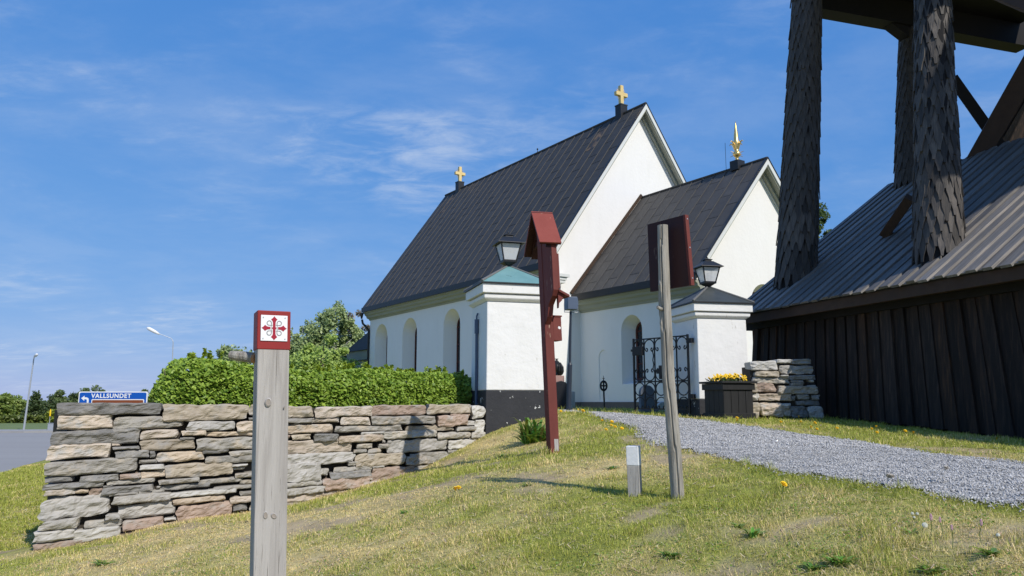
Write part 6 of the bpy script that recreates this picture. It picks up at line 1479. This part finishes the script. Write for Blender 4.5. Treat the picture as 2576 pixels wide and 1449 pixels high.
# ================================================================ weeds and flowers
def rosette(name, label, base, R_, nl, lw, cols, seed, up=.6, grp='leafy weeds in the lawn'):
    rg_ = random.Random(seed); root = new_empty(name, base, 0, label, 'weed', grp); vs = []; fs = []; cl_ = []
    for k in range(nl):
        a = rg_.uniform(0, 6.283); L_ = R_ * rg_.uniform(.55, 1.1); d = Vector((math.cos(a), math.sin(a), 0)); s_ = Vector((-d.y, d.x, 0)); u0 = rg_.uniform(.25, 1.0) * up
        o_ = Vector(base) + Vector((rg_.uniform(-.35, .35) * R_, rg_.uniform(-.35, .35) * R_, -.005)); m_ = 5; b0 = len(vs); c = [cols[0][i] + (cols[1][i] - cols[0][i]) * rg_.random() for i in range(3)]
        for j in range(m_ + 1):
            f = j / m_; w_ = lw * math.sin(math.pi * min(.97, .12 + f * .86)) * L_ / R_; p = o_ + d * L_ * f * (1 - .25 * u0) + ZUP * (L_ * u0 * (f * 1.35 - .75 * f * f))
            vs += [p - s_ * w_ + ZUP * w_ * .3, p, p + s_ * w_ + ZUP * w_ * .3]; cl_ += [c, [q * .85 for q in c], c]
        for j in range(m_):
            q = b0 + j * 3; fs += [(q, q + 1, q + 4, q + 3), (q + 1, q + 2, q + 5, q + 4)]
    me = fast_mesh('leaves', np.array(vs), np.array(fs), G['leaf'], np.array(cl_), smooth=True); link_mesh('leaves', me, root); return root
WC = ((.10, .20, .03), (.24, .37, .07)); WC2 = ((.15, .26, .04), (.32, .44, .09))
wd = [((1338, 1116), .36, 90, .034, 1.5, 'dense dark green dock clump beside the red notice post', WC), ((1376, 1108), .24, 34, .026, 1.3, 'smaller leafy clump between dock clump and red post', WC),
      ((1690, 1404), .12, 26, .022, .55, 'low clover patch at the bottom edge below the log pole', WC), ((1900, 1352), .13, 16, .018, .8, 'broad leaved weed with upright leaves right of the log pole foot', WC2),
      ((1862, 1330), .09, 10, .016, .8, 'small leafy weed left of the upright broad leaved weed', WC2), ((2115, 1422), .13, 22, .020, .7, 'leafy weed at the bottom edge right of centre', WC2), ((2050, 1432), .10, 14, .018, .6, 'weed cut by the bottom edge beside a leafy weed', WC),
      ((2500, 1400), .13, 16, .022, .6, 'pale broad leaved weed in the lower right corner', WC2), ((1330, 1222), .12, 12, .016, .5, 'small weed in the lawn in front of the notice post', WC), ((1020, 1292), .10, 12, .014, .6, 'small weed near the middle of the stone wall foot', WC),
      ((2340, 1440), .12, 18, .020, .6, 'weed at the bottom edge below the pink flowers', WC2), ((1540, 1180), .14, 16, .016, .7, 'weed left of the white topped marker', WC), ((260, 1420), .16, 16, .018, .5, 'weed in the grass below the left wall end', WC2), ((2290, 1345), .10, 12, .016, .7, 'small weed among white and pink flowers', WC2), ((1262, 1150), .14, 16, .018, .6, 'weed in the shadow left of the notice post', WC)]
for k, ((px, py), R_, nl, lw, up, lab, cw_) in enumerate(wd): rosette('leafy_weed', lab, ground_hit(px, py), R_ * (.72 if R_ < .2 else 1), int(nl * 1.8), lw * (.55 if R_ < .2 else .72), cw_, 200 + k, up * 1.25)
z7 = lambda x, y: src(2200 + x / 2.4156, 1150 + y / 2.4156); z4 = lambda x, y: src(2500 + x / 1.6815, 1600 + y / 1.6815)
dan = [z7(*p) for p in ((5, 1105), (20, 1135), (185, 1120), (195, 1098), (230, 1132), (235, 1095), (412, 1225), (505, 1235), (500, 1270), (535, 1285), (450, 1310), (600, 1300), (1693, 1222), (1695, 1200))]
dan += [z4(*p) for p in ((965, 105), (1085, 68), (1098, 104), (1192, 112), (1165, 138), (1205, 153), (1338, 146), (1568, 152), (1596, 135), (1602, 174), (1790, 165), (1843, 175), (2395, 215), (985, 525))] + [zb(1915, 912), zb(1945, 905)]
dlab = ['left of the floodlight foot', 'at the path edge left of the floodlight foot', 'nearest left of the choir plinth tuft', 'upper left one by the choir plinth', 'lower right one by the choir plinth', 'upper right one by the choir plinth', 'single one on the grass tongue by the path', 'topmost of the cluster on the grass tongue',
        'left one of the pair on the grass tongue', 'right one of the pair on the grass tongue', 'lowest small one on the grass tongue', 'rightmost on the grass tongue', 'larger one in front of the planter', 'upper one in front of the planter', 'small one right of the planter', 'at the foot of the short stone wall',
        'below the short stone wall', 'in front of the tower corner', 'small one at the path edge before the tower corner', 'larger one at the path edge before the tower corner', 'alone mid way along the tower wall strip', 'big one of the pair along the tower wall', 'upper one of the pair along the tower wall', 'tiny one under the pair along the tower wall',
        'left one near the right end of the tower strip', 'right one near the right end of the tower strip', 'far right one on a tall stalk', 'orange one in the grass below the path', 'left one in the lawn before the stone wall', 'right one in the lawn before the stone wall']
dm = MB(); rr = random.Random(9)
for ring_, (R0, z0, n_) in enumerate(((.020, .0, 16), (.016, .006, 13), (.010, .010, 9))):
    for k in range(n_):
        a = 2 * PI * k / n_ + ring_; w_ = .0038; d = Vector((math.cos(a), math.sin(a), 0)); s_ = Vector((-d.y, d.x, 0)); dm.add([d * .002 - s_ * w_ * .5 + ZUP * z0, d * R0 - s_ * w_ + ZUP * (z0 + .004), d * R0 + s_ * w_ + ZUP * (z0 + .004), d * .002 + s_ * w_ * .5 + ZUP * z0], [(0, 1, 2, 3)])
dm.lathe([(.004, -.012), (.008, -.004), (.006, .006)], (0, 0, 0), 8)
dme = raw_mesh('flower_head', dm, G['dandelion'])
def flower(name, lab, cat, grp, px, py, hgt_, head_me, stem_mat, lean=.02, scale=1.0, stem_r=.003, face=True):
    g = ground_hit(px, py)
    for _ in range(3): g = ground_hit(px, py + hgt_ * F / g.y)
    root = new_empty(name, g, 0, lab, cat, grp); rr_ = random.Random(int(px * 31 + py)); tp = Vector(at(px, py, g.y)); tp.z = g.z + hgt_
    mb = MB(); m_ = g.lerp(tp, .5) + Vector((rr_.uniform(-lean, lean), rr_.uniform(-lean, lean), 0)); mb.tube([g - ZUP * .01, m_, tp], stem_r, 5); obj('stem', mb, stem_mat, root)
    nrm = (Vector((.15, -.35, 1)) + Vector((rr_.uniform(-.3, .3), rr_.uniform(-.3, .3), 0))).normalized() if face else ZUP; xx = nrm.cross(Vector((0, 1, 0))).normalized(); yy = nrm.cross(xx); s_ = scale * rr_.uniform(.9, 1.2)
    inst('flower_head', head_me, root, basis(tp, xx * s_, yy * s_, nrm * s_)); return root
for (px, py), lab in zip(dan, dlab):
    Yg = ground_hit(px, py).y; flower('dandelion', 'yellow dandelion ' + lab, 'flower', 'dandelions in the grass', px, py, .07 + .03 * (Yg < 12), dme, G['stem'], scale=1.3 if Yg < 15 else 1.6)
sm = MB()
for k in range(60):
    a = k * 2.4; zz_ = 1 - 2 * (k + .5) / 60; r_ = math.sqrt(1 - zz_ * zz_); d = Vector((r_ * math.cos(a), r_ * math.sin(a), zz_)); s_ = d.orthogonal().normalized() * .0016; sm.add([d * .004 - s_, d * .017 - s_ * 2, d * .017 + s_ * 2, d * .004 + s_], [(0, 1, 2, 3)])
sme = raw_mesh('seed_head', sm, G['dryhead'])
for k, (p, lab) in enumerate((((1680, 465), 'left one of the pair below the path'), ((1700, 467), 'right one of the pair below the path'), ((2060, 415), 'tall one standing against the gravel'))): flower('seed_head', 'dry grey seed head ' + lab, 'flower', 'seed heads', *z4(*p), .13 if k == 2 else .08, sme, G['dryhead'], scale=1.0)
pm = MB(); 
for k in range(40):
    a = k * 2.4; zz_ = k / 40 * .045; r_ = .0085 * math.sin(PI * min(.95, .15 + k / 40 * .8)); c = Vector((r_ * math.cos(a), r_ * math.sin(a), zz_)); pm.lathe([(.001, -.003), (.0032, 0), (.001, .004)], c, 5)
pme = raw_mesh('flower_spike', pm, G['pinkfl'])
for p, lab in (((1962, 762), 'leftmost of the four'), ((2022, 778), 'second from the left, small'), ((2100, 830), 'lowest of the four'), ((2295, 800), 'rightmost of the four')): flower('pink_flower', 'pink bistort spike in the lower right grass, ' + lab, 'flower', 'pink flower spikes', *z4(*p), .09, pme, G['stem'], scale=.65, face=False, stem_r=.002)
cm = MB()
for k in range(46):
    a = k * 2.4; zz_ = 1 - 1.4 * (k + .5) / 46; r_ = math.sqrt(max(0, 1 - zz_ * zz_)); d = Vector((r_ * math.cos(a), r_ * math.sin(a), zz_)); cm.lathe([(.0008, 0), (.0028, .003), (.001, .0075)], d * .009, 5)
cme = raw_mesh('clover_head', cm, G['whitefl'])
for p, lab, s_ in (((1915, 798), 'largest, left of the pink spikes', 1.25), ((1835, 718), 'left of the close pair', .7), ((1868, 718), 'right of the close pair', .7), ((2405, 868), 'far right near the corner', .8), ((1848, 745), 'just under the close pair', .6)): flower('white_clover', 'white clover head ' + lab, 'flower', 'white clover heads', *z4(*p), .045, cme, G['stem'], scale=s_, stem_r=.002)
